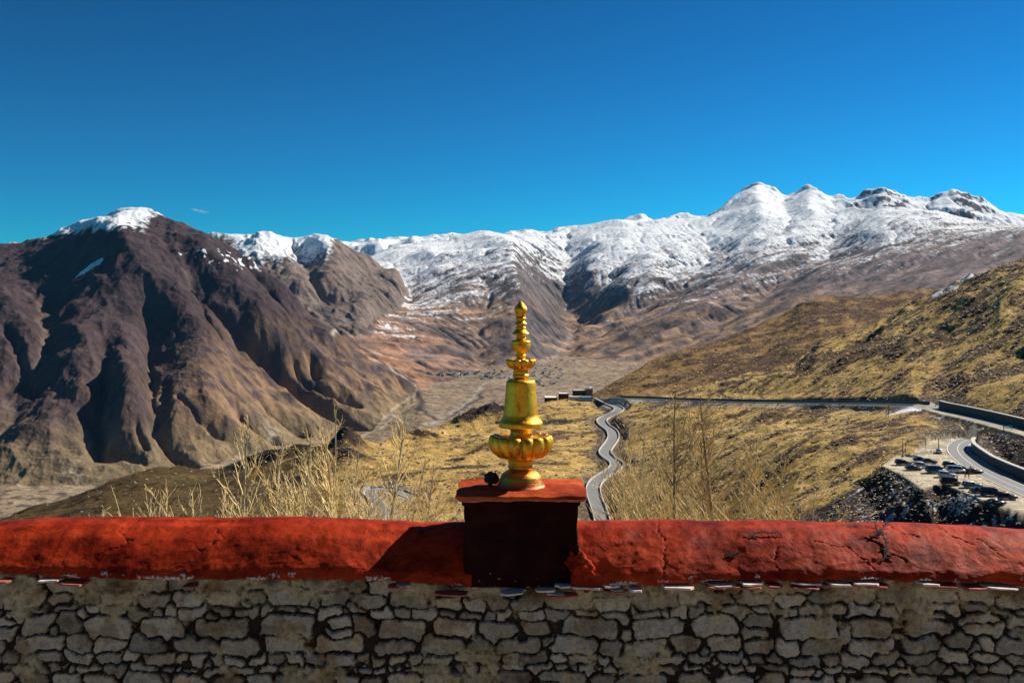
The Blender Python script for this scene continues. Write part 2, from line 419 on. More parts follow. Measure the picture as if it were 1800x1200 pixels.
# roads, by the pixels they pass through ------------------------------------
def road_line(pts, dr, sm=4, step=3.0):
    P = np.array([onray(near_base, a, b, *dr, n=900) for a, b in pts])
    seg = np.r_[0, np.cumsum(np.hypot(np.diff(P[:, 0]), np.diff(P[:, 1])))]
    t = np.arange(0, seg[-1], step)
    Q = np.stack([np.interp(t, seg, P[:, k]) for k in range(3)], 1)
    for _ in range(sm):
        Q[1:-1] = (Q[:-2] + 2 * Q[1:-1] + Q[2:]) / 4
    return Q
R_WIND = road_line([(1052,701),(1067,709),(1087,717),(1092,722),(1073,730),(1055,737),(1060,747),(1076,757),(1080,770),(1070,783),(1060,797),(1076,809),(1090,817),(1080,827),(1057,837),(1043,850),(1042,867),(1050,887),(1057,907),(1060,922)], (380, 730), 10)
R_UP = road_line([(1056,700),(1100,699.5),(1200,704),(1300,706.5),(1400,708),(1500,709.5),(1600,711),(1625,712.5)], (400, 730), 10)
R_LEFT = road_line([(725,874),(713,868),(690,861),(667,857),(648,861),(648,868),(660,876),(668,888),(668,905),(666,925)], (380, 600), 3)
LOTZ = -46.0
# the levelled ground: car park and the lower road, then the hairpin level above it
def plane_pt(px, py, z):
    d = -z * F / (py - HZ); return np.array([(px - 900) / F * d, d, z])
LOT = np.array([plane_pt(a, b, LOTZ)[:2] for a, b in [(1552,818),(1575,800),(1604,800),(1622,786),(1640,774),(1668,770),(1700,769),(1716,765),(1716,775),(1712,790),(1742,818),(1802,848),(1990,930),(1900,935),(1800,902),(1745,885),(1690,862),(1655,848),(1620,858),(1592,838)]])
UPZ = -41.0
UPL = np.array([plane_pt(a, b, UPZ)[:2] for a, b in [(1600,711),(1640,708.5),(1652,716),(1680,727),(1745,741),(1790,752),(1850,768),(1846,778),(1775,758),(1735,747),(1690,735),(1655,727),(1625,719)]])
def poly_sd(X, Y, P):
    inside = np.zeros(X.shape, bool); best = np.full(X.shape, 1e9); n = len(P)
    for k in range(n):
        a = P[k]; b = P[(k + 1) % n]; d = b - a; L2 = (d ** 2).sum()
        t = np.clip(((X - a[0]) * d[0] + (Y - a[1]) * d[1]) / L2, 0, 1)
        best = np.minimum(best, np.hypot(X - a[0] - t * d[0], Y - a[1] - t * d[1]))
        c = ((a[1] > Y) != (b[1] > Y)) & (X < (b[0] - a[0]) * (Y - a[1]) / (b[1] - a[1] + 1e-12) + a[0])
        inside ^= c
    return np.where(inside, -best, best)

def masks_near(x, y):
    """signed distances to the levelled places and roads; only where they matter"""
    M = {}
    for k in ('lot', 'upl', 'wind', 'up', 'left'): M[k] = np.full(x.shape, 1e3)
    zr = {}
    def do(key, fn, bb):
        m = (x > bb[0]) & (x < bb[1]) & (y > bb[2]) & (y < bb[3])
        if m.any(): M[key][m] = fn(x[m], y[m])
        return m
    do('lot', lambda a, b: poly_sd(a, b, LOT), (LOT[:, 0].min() - 60, LOT[:, 0].max() + 60, LOT[:, 1].min() - 60, LOT[:, 1].max() + 60))
    do('upl', lambda a, b: poly_sd(a, b, UPL), (UPL[:, 0].min() - 60, UPL[:, 0].max() + 60, UPL[:, 1].min() - 60, UPL[:, 1].max() + 60))
    for key, Q in (('wind', R_WIND), ('up', R_UP), ('left', R_LEFT)):
        bb = (Q[:, 0].min() - 30, Q[:, 0].max() + 30, Q[:, 1].min() - 30, Q[:, 1].max() + 30)
        m = (x > bb[0]) & (x < bb[1]) & (y > bb[2]) & (y < bb[3])
        z = np.zeros(x.shape)
        if m.any():
            d, t, s = polydist(x[m], y[m], Q[::2, :2] if len(Q) > 40 else Q[:, :2])
            M[key][m] = d
            seg = np.r_[0, np.cumsum(np.hypot(np.diff(Q[:, 0]), np.diff(Q[:, 1])))]
            z[m] = np.interp(t * seg[-1], seg, Q[:, 2])
        zr[key] = z
    return M, zr
RW = {'wind': 4.3, 'up': 4.5, 'left': 3.4}
def near_z(x, y, detail=True):
    b = near_base(x, y)
    amp = sstep(25, 260, y)
    M, zr = masks_near(x, y)
    if detail:
        # gully lines run down the slope: stretch the relief along it
        a = math.radians(52); p = x * math.cos(a) + y * math.sin(a); q = -x * math.sin(a) + y * math.cos(a)
        n = 5.0 * fbm(x, y, 140, 4, 31) + 3.4 * (ridged(p * 0.35, q, 42, 5, 37) - 0.4) + 0.9 * fbm(x, y, 14, 4, 41)
        hm = sstep(700, 1000, y)
        n = n * (1 - 0.25 * hm)
        side = sstep(1050, 1300, 900 + F * x / y) * sstep(450, 600, y)
        n = n + side * 5 * (ridged(p * 0.3, q, 60, 5, 39) - 0.4)
        near = np.minimum.reduce([np.abs(M['lot']), np.abs(M['upl']), M['wind'], M['up'], M['left']])
        b = b + n * amp * (0.25 + 0.75 * sstep(4, 40, near))
        # bare outcrops on the crests of the left spur
        for (cx, cy, rr, hh) in ((606, 771, 9, 5.0), (470, 801, 22, 3.5), (742, 768, 12, 3.5), (845, 735, 20, 4.0), (800, 742, 10, 2.0), (885,732,9,3.0)):
            P = onray(FH, cx, cy, 400, 700)
            dd = np.hypot((x - P[0]) , (y - P[1]) * 0.8) / rr
            b = b + np.exp(-dd ** 2) * (hh + 2.0 * fbm(x, y, 9, 4, 55))
    # bank in front of the car park
    u = 900 + F * x / y
    m = M['lot'] < 60
    dl = np.maximum(M['lot'], 0)
    fr = sstep(0, 1, m.astype(float))
    bank = LOTZ - 0.80 * dl + 1.3 * fbm(x, y, 5, 4, 61) * sstep(0.5, 3, dl)
    b = np.where(m, np.maximum(b, bank), b)
    cut = LOTZ + 2.0 * sstep(0.0, 0.8, dl) + 0.42 * np.maximum(dl - 1, 0)
    b = np.where(m, np.minimum(b, cut), b)
    w = 1 - sstep(-0.2, 0.7, M['lot'])
    b = b * (1 - w) + LOTZ * w
    du_ = np.maximum(M['upl'], 0); m = M['upl'] < 60
    b = np.where(m, np.maximum(np.minimum(b, UPZ + 2.6 * sstep(0.0, 0.8, du_) + 0.3 * np.maximum(du_ - 1, 0)), UPZ - 0.7 * du_), b)
    w = 1 - sstep(-0.2, 0.7, M['upl'])
    b = b * (1 - w) + UPZ * w
    for k in ('wind', 'up', 'left'):
        w = 1 - sstep(RW[k] + 0.3, RW[k] + 4.5, M[k])
        b = b * (1 - w) + (zr[k] - 0.12) * w
    return b, M

def land(x, y):
    n, M = near_z(x, y)
    f = np.full(x.shape, -1e4); k = y > 1520
    f[k] = bil(FAR, x[k], y[k])
    return np.maximum(n, f), n >= f, M

# the mesh: columns fan out from the viewpoint's side of the valley, rows bunch where the land is steep
US = np.concatenate([np.arange(-1300, -260, 8.0), np.arange(-260, 2061, USTEP), np.arange(2066, 3100, 8.0)]); NR = NROW
vlog = np.linspace(math.log(7.8), math.log(12600), 2600)
uc = np.arange(-1312, 3124, 12.0)
UU, VV = np.meshgrid(uc, vlog, indexing='ij'); YY = np.exp(VV); XX = (UU - 900) / F * YY
nb_ = near_base(XX, YY); kf = YY > 1520
fz = np.full(XX.shape, -1e4); fz[kf] = bil(blur(FAR, 6), XX[kf], YY[kf]); ZZ = np.maximum(nb_, fz)
PY = np.clip(HZ - F * ZZ / YY, 250, 1000)
runmin = np.minimum.accumulate(PY, axis=1)
vis = (PY <= np.pad(runmin, ((0, 0), (1, 0)), constant_values=2000)[:, :-1] + 6)
den = np.abs(np.gradient(PY, axis=1)) * np.where(vis, 1.0, 0.25) * np.where(PY > 945, 0.1, 1.0) + 0.07
den = np.minimum(den, 3.0)
kk = np.exp(-0.5 * (np.arange(-30, 31) / 12.0) ** 2); kk /= kk.sum()
den = np.apply_along_axis(lambda r: np.convolve(np.pad(r, 30, mode='edge'), kk, 'valid'), 1, den)
kc = np.exp(-0.5 * (np.arange(-6, 7) / 2.5) ** 2); kc /= kc.sum()
den = np.apply_along_axis(lambda r: np.convolve(np.pad(r, 6, mode='edge'), kc, 'valid'), 0, den)
cum = np.cumsum(den, 1); cum = (cum - cum[:, :1]) / (cum[:, -1:] - cum[:, :1])
tt = np.linspace(0, 1, NR)
Vc = np.array([np.interp(tt, cum[i], vlog) for i in range(len(uc))])
ti = np.clip((US - uc[0]) / 12.0, 0, len(uc) - 1.001); ii = ti.astype(int); ff = (ti - ii)[:, None]
Vm = Vc[ii] * (1 - ff) + Vc[ii + 1] * ff            # (cols, rows)
MY = np.exp(Vm); MX = (US[:, None] - 900) / F * MY
mx, my = MX.ravel(), MY.ravel()
mz, isnear, MM = land(mx, my)
# fine relief below the size of the raster
kf = ~isnear
slp = np.zeros_like(mx); gxv = np.zeros_like(mx); gyv = np.zeros_like(mx)
gxv[kf] = bil(GXr, mx[kf], my[kf]); gyv[kf] = bil(GYr, mx[kf], my[kf]); slp = np.hypot(gxv, gyv)
_l0 = lay[np.clip(((my[kf] - RY0) / RC).round().astype(int), 0, lay.shape[0] - 1), np.clip(((mx[kf] - RX0) / RC).round().astype(int), 0, lay.shape[1] - 1)]; a39 = math.radians(39)
mz[kf] += np.where(_l0 == 3, 0.3, 1.0) * (fbm(mx[kf], my[kf], 60, 5, 71) * 5 + (ridged(mx[kf], my[kf], 110, 5, 73) - 0.4) * 8) * sstep(0.08, 0.4, slp[kf]) * np.interp(my[kf], [1500, 4300, 5500, 9000], [1.15, 1.15, 0.7, 0.9])
_sx = mx * math.cos(a39) + my * math.sin(a39); _sy = -mx * math.sin(a39) + my * math.cos(a39); rs4 = ridged(_sx * 0.2, _sy, 110, 5, 81) - 0.4
_p = mx * 0.35 - my * 0.94; _q = mx * 0.94 + my * 0.35
_ll = lay[np.clip(((my - RY0) / RC).round().astype(int), 0, lay.shape[0] - 1), np.clip(((mx - RX0) / RC).round().astype(int), 0, lay.shape[1] - 1)]
rill = (ridged(_p * 0.28, _q, 75, 5, 75) - 0.4)
mz = mz + rill * kf * sstep(0.12, 0.4, slp) * (np.where(_ll == 1, 7.0, 0) + np.where(_ll == 2, 10.0, 0)) + rs4 * kf * (_ll == 3) * 11.0 * sstep(0.05, 0.3, slp)
for pts_, w_, h_ in (([(425,590),(440,600),(480,628),(530,672),(565,702),(600,728),(650,752)], 17, 55), ([(510,610),(520,632),(545,652),(560,660),(600,690),(640,712)], 9, 26), ([(545,612),(552,632),(555,650)], 10, 30),
        ([(500,655),(540,690),(570,704)], 9, 22), ([(182,600),(180,640),(168,700),(176,750),(250,806)], 13, 32), ([(262,600),(265,680),(268,740),(300,790),(355,822)], 13, 30), ([(410,700),(440,740),(500,775)], 9, 20), ([(450,690),(500,735),(550,762)], 9, 20),
        ([(150,745),(200,780),(240,800),(255,815)], 14, 30), ([(0,560),(40,640),(70,700)], 13, 26), ([(300,690),(345,735),(400,780)], 8, 14), ([(235,720),(250,760),(262,790)], 8, 16), ([(330,480),(360,540),(400,600)], 12, 22)):
    P_ = np.array([onray(bilf, a_, b_, 1900, 4400)[:2] for a_, b_ in pts_])
    m_ = kf & (mx > P_[:, 0].min() - 60) & (mx < P_[:, 0].max() + 60) & (my > P_[:, 1].min() - 60) & (my < P_[:, 1].max() + 60)
    d_, t_, s_ = polydist(mx[m_] + 9 * fbm(mx[m_], my[m_], 50, 3, 77), my[m_] + 9 * fbm(mx[m_], my[m_], 50, 3, 79), P_)
    mz[m_] -= h_ * np.exp(-(d_ / w_) ** 2) * np.clip(np.minimum(t_, 1 - t_) / 0.12, 0.1, 1)
mu = 900 + F * mx / my
lyr = np.zeros(len(mx), int)                         # 0 near, 1 valley, 2 left mountain, 3 behind it, 4 snow range, 5 peaks
lj = np.clip(((my - RY0) / RC).round().astype(int), 0, lay.shape[0] - 1); li = np.clip(((mx - RX0) / RC).round().astype(int), 0, lay.shape[1] - 1)
lyr[kf] = lay[lj[kf], li[kf]] + 1
fl = np.zeros_like(mx); fl[kf] = bil(flown, mx[kf], my[kf])
print('land', _t.time() - _t0)
_a = math.radians(39); sx_m = mx * math.cos(_a) + my * math.sin(_a); sy_m = -mx * math.sin(_a) + my * math.cos(_a)
# ------------------------------------------------------------------ what grows and lies on the land (albedo, per vertex)
def mixc(a, b, w):
    w = np.clip(w, 0, 1)[:, None]; return a * (1 - w) + np.asarray(b) * w
n = len(mx); col = np.zeros((n, 3)); snow = np.zeros(n)
nA = fbm(mx, my, 260, 5, 101); nB = fbm(mx, my, 70, 5, 103); nC = fbm(mx, my, 900, 4, 105)
nD = fbm(mx, my, 24, 5, 107)
def stone(px, py, dr): return onray(lambda a, b: bil(FAR, np.atleast_1d(a), np.atleast_1d(b)), px, py, *dr)
# -- far: general ground: dry violet-brown turf, reddish grass on gentle sunny flanks
gr_ = np.array((0.165, 0.118, 0.104)); tan = np.array((0.34, 0.215, 0.125)); red = np.array((0.33, 0.170, 0.095)); dark = np.array((0.060, 0.046, 0.045)); pale = np.array((0.32, 0.26, 0.19))
k = lyr >= 1
c = np.tile(gr_, (n, 1))
c = mixc(c, tan, sstep(-0.15, 0.45, nA + 0.5 * nB) * 0.6)
c = mixc(c, dark, sstep(0.1, 0.5, nB - 0.6 * nA) * 0.7)
col[k] = c[k]
# -- valley floor: pale fields with thin dark terrace lines, stream bed
k = lyr == 1
terr = np.abs(np.sin((mz + 6 * nB) * 0.55)) ** 6
cv = np.tile(np.array((0.30, 0.22, 0.145)), (n, 1)); cv = mixc(cv, pale, sstep(0.0, 0.5, nB) * 0.5); cv = mixc(cv, dark * 1.2, sstep(0.15, 0.6, nD + 0.4 * nA) * 0.7)
t2 = np.abs(np.sin(mx * 0.012 + mz * 0.35 + 4 * nA)) ** 10; cv = mixc(cv, dark * 1.3, t2 * sstep(-0.3, 0.3, nD) * 0.6)
cv = mixc(cv, dark, (1 - terr) ** 8 * 0.0 + terr * sstep(-0.1, 0.3, nD) * 0.55)
col[k] = cv[k]
def vline(pts, w, colr, dr=(2400, 6500), a=0.85, wob=6):
    P = np.array([stone(p_[0], p_[1], dr)[:2] for p_ in pts]); kk_ = (lyr >= 1) & (my < 6500)
    d_, t_, s_ = polydist(mx[kk_] + wob * nB[kk_], my[kk_] + wob * nD[kk_], P); VL.append((kk_, np.exp(-(d_ / w) ** 2) * a, colr))
VL = []
vline([(572,540),(578,565),(600,585),(635,612),(665,632),(700,655),(722,668),(738,690),(735,712)], 16, (0.045, 0.040, 0.042), (3500, 6500), wob=14)
vline([(585,590),(650,628),(700,658),(725,672)], 7, (0.42, 0.38, 0.33), (3500, 6500))
vline([(736,690),(742,705),(736,722)], 13, (0.04, 0.036, 0.038))
vline([(750,658),(800,658),(860,664),(920,655),(985,648)], 16, (0.10, 0.10, 0.105), wob=16)
vline([(905,662),(870,668),(845,678),(838,692),(822,708),(800,722),(780,736),(752,752),(700,768)], 6, (0.46, 0.44, 0.42), a=0.6, wob=14)
vline([(840,690),(846,698),(822,712),(798,728),(778,738)], 7, (0.05, 0.045, 0.045), wob=10)
vline([(735,715),(752,728),(770,738)], 9, (0.045, 0.04, 0.042))
vline([(728,672),(735,685),(715,702),(690,720),(670,742),(640,764)], 4, (0.46, 0.38, 0.28), a=0.5)
vline([(1000,560),(1003,590),(985,612),(965,632),(940,650)], 12, (0.32, 0.28, 0.25), (4200, 8000), 0.5)
vline([(690,728),(720,745),(760,748),(820,735)], 5, (0.46, 0.42, 0.35)); vline([(560,786),(620,770),(660,758),(690,735)], 6, (0.46, 0.40, 0.30))
# -- left mountain
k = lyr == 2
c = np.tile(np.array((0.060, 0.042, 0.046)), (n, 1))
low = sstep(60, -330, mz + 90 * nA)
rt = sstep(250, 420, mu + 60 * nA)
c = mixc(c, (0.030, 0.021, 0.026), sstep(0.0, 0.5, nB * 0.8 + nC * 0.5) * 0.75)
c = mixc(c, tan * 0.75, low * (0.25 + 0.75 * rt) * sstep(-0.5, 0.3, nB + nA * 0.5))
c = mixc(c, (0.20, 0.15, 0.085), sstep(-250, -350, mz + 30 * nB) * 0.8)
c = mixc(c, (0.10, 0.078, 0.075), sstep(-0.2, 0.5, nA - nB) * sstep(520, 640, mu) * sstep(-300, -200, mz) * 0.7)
c = mixc(c, (0.16, 0.12, 0.085), sstep(0.55, 0.8, fl) * 0.45)
# screes and foot paths of pale grit
for (a, b, r) in ((160, 470, 0), (478, 757, 34), (126, 835, 22)):
    if r:
        P = stone(a, b, (1900, 3600)); dd = np.hypot(mx - P[0], my - P[1]) / r
        c = mixc(c, (0.42, 0.38, 0.32), np.exp(-dd ** 2) * sstep(-0.2, 0.3, nD + nB * 0.4) * 0.8)
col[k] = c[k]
nf = fbm(mx, my, 40, 5, 109)
s1 = sstep(245, 305, mz + 40 * nf + 25 * nA) * sstep(292, 235, mu - (mz - 340) * 0.10 + 12 * nf)
s1 = np.maximum(s1, sstep(340, 360, mz + 30 * nf) * sstep(-0.05, 0.25, nf) * (mu > 250) * 0.9)
P = stone(158, 470, (2500, 3900))
q1 = (mx - P[0]); q2 = (mz - P[2])
lens = np.exp(-((q2 - 0.75 * q1) / 22) ** 2 - (q1 / 45) ** 2)
s1 = np.maximum(s1, sstep(0.42, 0.6, lens + 0.25 * nD))
P = stone(350, 447, (2500, 3900)); s1 = np.maximum(s1, sstep(0.25, 0.5, nD) * np.exp(-((mx - P[0]) / 60) ** 2 - ((mz - P[2]) / 25) ** 2) * 1.4)
P = stone(430, 460, (2500, 3900)); s1 = np.maximum(s1, sstep(0.2, 0.5, nD) * np.exp(-((mx - P[0]) / 70) ** 2 - ((mz - P[2]) / 40) ** 2) * 1.4)
snow[k] = s1[k]
# -- hill behind it
k = lyr == 3
c = np.tile(np.array((0.175, 0.135, 0.115)), (n, 1)); c = mixc(c, dark, sstep(0.0, 0.5, nB) * 0.5)
col[k] = c[k]
lim = 235 + 90 * sstep(560, 600, mu) + 220 * sstep(575, 615, mu) + 140 * sstep(430, 395, mu)
s = sstep(-60, 120, mz - lim + 60 * nf + 50 * nA + 40 * fbm(mx, my, 18, 3, 201))
snow[k] = (s * 0.75)[k]
# -- snow range
k = lyr >= 4
c = col.copy()
c = mixc(c, red, sstep(900, 640, mu) * sstep(60, -60, mz) * sstep(-0.5, 0.2, nA + 0.4 * nB) * 0.85)
c = mixc(c, tan, sstep(950, 1050, mu) * sstep(150, -60, mz + 60 * nA) * sstep(-0.3, 0.4, fbm(sx_m, sy_m, 130, 4, 115)) * 0.8)
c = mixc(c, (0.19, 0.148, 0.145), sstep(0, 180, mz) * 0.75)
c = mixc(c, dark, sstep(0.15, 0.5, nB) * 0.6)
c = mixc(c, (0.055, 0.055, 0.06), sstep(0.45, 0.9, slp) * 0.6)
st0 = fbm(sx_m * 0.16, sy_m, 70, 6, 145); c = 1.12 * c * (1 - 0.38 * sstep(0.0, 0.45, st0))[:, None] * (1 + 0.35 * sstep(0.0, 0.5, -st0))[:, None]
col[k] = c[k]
st = fbm(sx_m * 0.22, sy_m, 120, 6, 117)
lim = -60 + 190 * sstep(1120, 1400, mu) + 240 * sstep(1330, 1800, mu) - 60 * sstep(900, 660, mu) - 55 * sstep(820, 740, mu) + 120 * np.exp(-((mu - 930) / 55) ** 2)
hh = mz - lim + 90 * nA + 55 * nB + 120 * st - 150 * sstep(0.35, 0.9, slp) * (mz < 900)
s = 0.84 * sstep(-190, 430, hh) + 0.22 * sstep(-0.1, 0.5, fbm(sx_m * 0.15, sy_m, 45, 5, 119)) * sstep(-200, 50, hh) - 0.42 * sstep(-0.1, 0.5, fbm(sx_m * 0.15, sy_m, 60, 6, 143)) * sstep(900, 100, mz - lim) - 0.20 * sstep(0.0, 0.4, nf)
s = s * (1 - 0.55 * sstep(0.1, 0.5, nD + 0.4 * st) * sstep(900, 300, mz - lim))
s = np.where(lyr == 5, sstep(-0.75, -0.1, nf + st * 0.7 + 0.45 - 0.7 * sstep(0.6, 1.2, slp) - 0.9 * sstep(0.2, 0.9, slp) * np.maximum(np.exp(-((mu - 1560) / 45) ** 2), np.exp(-((mu - 1690) / 35) ** 2))), s)
snow[k] = np.clip(s, 0, 0.78)[k]
for kk_, w_, cl_ in VL:
    t_ = col[kk_]; col[kk_] = t_ * (1 - w_[:, None]) + np.asarray(cl_) * w_[:, None]
# -- near hills: golden turf, brown scrub drawn out along the slope, patches of old snow and stones
k = lyr == 0
al = math.radians(38); pa = mx * math.cos(al) + my * math.sin(al); qa = -mx * math.sin(al) + my * math.cos(al)
g1 = fbm(pa * 0.3, qa, 22, 5, 121); g2 = fbm(mx, my, 85, 5, 123); g3 = fbm(mx, my, 6, 4, 125); g4 = fbm(mx, my, 240, 3, 127); g5 = fbm(pa * 0.35, qa, 7, 4, 129); g6 = fbm(pa * 0.5, qa, 3.2, 3, 131)
c = np.tile(np.array((0.45, 0.295, 0.100)), (n, 1))
c = mixc(c, (0.50, 0.35, 0.14), sstep(-0.3, 0.5, g3 + g2) * 0.7)
c = mixc(c, (0.20, 0.125, 0.045), sstep(-0.1, 0.5, g5 + 0.5 * g1) * 0.6)
scr = np.zeros(n)
# how much scrub: little on the centre knoll, much to the right and low down
den_ = 0.12 + 0.26 * sstep(1080, 1500, mu) + 0.1 * sstep(1400, 1800, mu)
scr = sstep(0.00, 0.34, g1 * 0.7 + g2 * 0.35 + g5 * 0.5 + g6 * 0.35 - 0.33 + den_)
c = mixc(c, (0.085, 0.050, 0.036), scr * 0.84); c = mixc(c, (0.05, 0.030, 0.022), sstep(0.15, 0.5, g6 + 0.5 * g5 + 0.3 * g1) * sstep(980, 1200, mu) * 0.6)
# far brown shoulder
dh = (my > 770) & (mu > 1000)
c2 = np.tile(np.array((0.26, 0.16, 0.065)), (n, 1)); c2 = mixc(c2, (0.065, 0.038, 0.030), sstep(-0.12, 0.26, g1 * 0.6 + g2 * 0.4 + g5 * 0.45 + g6 * 0.3 + 0.16 * sstep(1150, 1250, mu)) * 0.88)
c = np.where(dh[:, None], c2, c)
# left spur: olive turf, darkened to put its grazing shade into the albedo
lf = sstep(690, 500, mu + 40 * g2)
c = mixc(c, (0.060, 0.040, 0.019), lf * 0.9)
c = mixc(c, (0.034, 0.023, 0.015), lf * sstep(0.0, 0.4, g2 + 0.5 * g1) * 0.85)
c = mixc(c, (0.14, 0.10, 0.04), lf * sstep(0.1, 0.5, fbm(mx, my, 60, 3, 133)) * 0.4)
# outcrops
for (a, b, rr) in ((606, 772, 13), (470, 800, 20), (742, 767, 12), (845, 735, 20), (820, 741, 14), (870, 733, 10), (975, 742, 11), (800, 802, 6), (795, 821, 6), (700, 840, 8), (690, 855, 7), (610, 800, 14)):
    P = onray(FH, a, b, 380, 720); dd = np.hypot(mx - P[0], my - P[1]) / rr
    c = mixc(c, (0.030, 0.022, 0.020), sstep(0.30, 0.7, np.exp(-dd ** 2) + 0.35 * g3 * np.exp(-dd ** 2 * 0.3)) * 0.95)
# broken rock and grit: under the upper road, beside cuttings, bank of the car park
sn = np.zeros(n)
du = MM['up'].ravel(); dw = MM['wind'].ravel(); dl = MM['lot'].ravel(); dp = MM['upl'].ravel(); dleft = MM['left'].ravel()
grit = (0.30, 0.28, 0.26)
below = (my < np.interp(mx, R_UP[:, 0], R_UP[:, 1]))
c = mixc(c, grit, sstep(15, 7, du + 3 * g3) * below * sstep(-0.5, 0.2, g3) * 0.85)
c = mixc(c, (0.10, 0.08, 0.075), sstep(12, 6, du + 2 * g3) * (~below) * 0.8)
c = mixc(c, (0.13, 0.105, 0.09), sstep(13, 6, dw + 5 * g3) * 0.85)
c = mixc(c, (0.33, 0.31, 0.28), sstep(14, 5, dleft + 5 * g3) * sstep(-0.3, 0.2, g3) * 0.8)
_sd = ((mx - 108) * (-(277 - 291)) + (my - 291) * (76 - 108)) / math.hypot(32, 14) + 2.5 * g3
bk = sstep(-2, 2, _sd) * (my < 300) * (dl < 120) * sstep(0.2, 1.2, dl)
c = mixc(c, (0.050, 0.038, 0.036), bk)  # dark rubble tone, also putting the bank's shade into the albedo
c = mixc(c, (0.13, 0.115, 0.10), bk * sstep(0.1, 0.6, g3) * 0.6)
sn = np.maximum(sn, bk * sstep(0.04, 0.40, fbm(pa * 0.5, qa, 2.6, 4, 135) + 0.15 * g3 + 0.25 * g1) * 0.42)
# rubble between hairpins and above the lower wall
rb = ((dp > 0) & (dl > 0)).astype(float) * sstep(16, 6, np.minimum(dp, dl) + 4 * g3) * sstep(1590, 1640, mu + 25 * g3 + 20 * g2) * sstep(270, 285, my)
c = mixc(c, (0.075, 0.062, 0.056), rb * 0.9)
sn = np.maximum(sn, rb * sstep(0.2, 0.5, fbm(mx, my, 2.0, 4, 137)) * 0.55)
# old snow drawn out in hollows of the right slope
s = sstep(0.26, 0.42, fbm(pa * 0.25, qa, 13, 5, 139) + 0.25 * fbm(mx, my, 60, 3, 141)) * sstep(1380, 1650, mu) * (my > 440)
sn = np.maximum(sn, s * 0.28 * sstep(-0.2, 0.4, g3))
for (a, b, e) in ((1424, 764, 1.6), (1495, 737, 1.2)):
    P = onray(near_base, a, b, 300, 700); p0 = P[0] * math.cos(al) + P[1] * math.sin(al); q0 = -P[0] * math.sin(al) + P[1] * math.cos(al)
    sn = np.maximum(sn, 0.4 * sstep(0.4, 0.7, np.exp(-((qa - q0) / e) ** 2 - ((pa - p0) / 18) ** 2) + 0.25 * g3))
for (a, b) in ((1700, 490), (1660, 515), (1745, 470)):
    P = onray(EH, a, b, 420, 720); dd = np.hypot(mx - P[0], (my - P[1]) * 0.5) / 8
    sn = np.maximum(sn, sstep(0.2, 0.5, np.exp(-dd ** 2) + 0.2 * g3 - 0.05) * 0.7)
P = onray(near_base, 1590, 722, 380, 500); dd = np.hypot(mx - P[0] , (my - P[1])) / 7
sn = np.maximum(sn, sstep(0.3, 0.6, np.exp(-dd ** 2) + 0.3 * g3))
# levelled earth
flat = np.array((0.52, 0.45, 0.33))
fc = flat * (1 + 0.16 * g3[:, None] + 0.10 * g2[:, None])
w = sstep(0.9, -0.5, dl + 0.5 * g3)[:, None]; c = c * (1 - w) + fc * w
w = sstep(0.9, -0.5, dp + 0.5 * g3)[:, None]; c = c * (1 - w) + fc * w
P = onray(near_base, 1120, 694.5, 600, 800)
w = (np.exp(-((mx - P[0]) / 24) ** 4 - ((my - P[1]) / 26) ** 4) * 1.0)[:, None]; w = np.clip((w - 0.3 + 0.12 * g3[:, None]) * 4, 0, 1); c = c * (1 - w) + fc * 0.95 * w
sn = sn * sstep(-1, 1, dl) * sstep(-1, 1, dp) * sstep(RW['wind'], RW['wind'] + 2, dw)
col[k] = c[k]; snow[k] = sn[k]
col = np.clip(col, 0.01, 0.95)

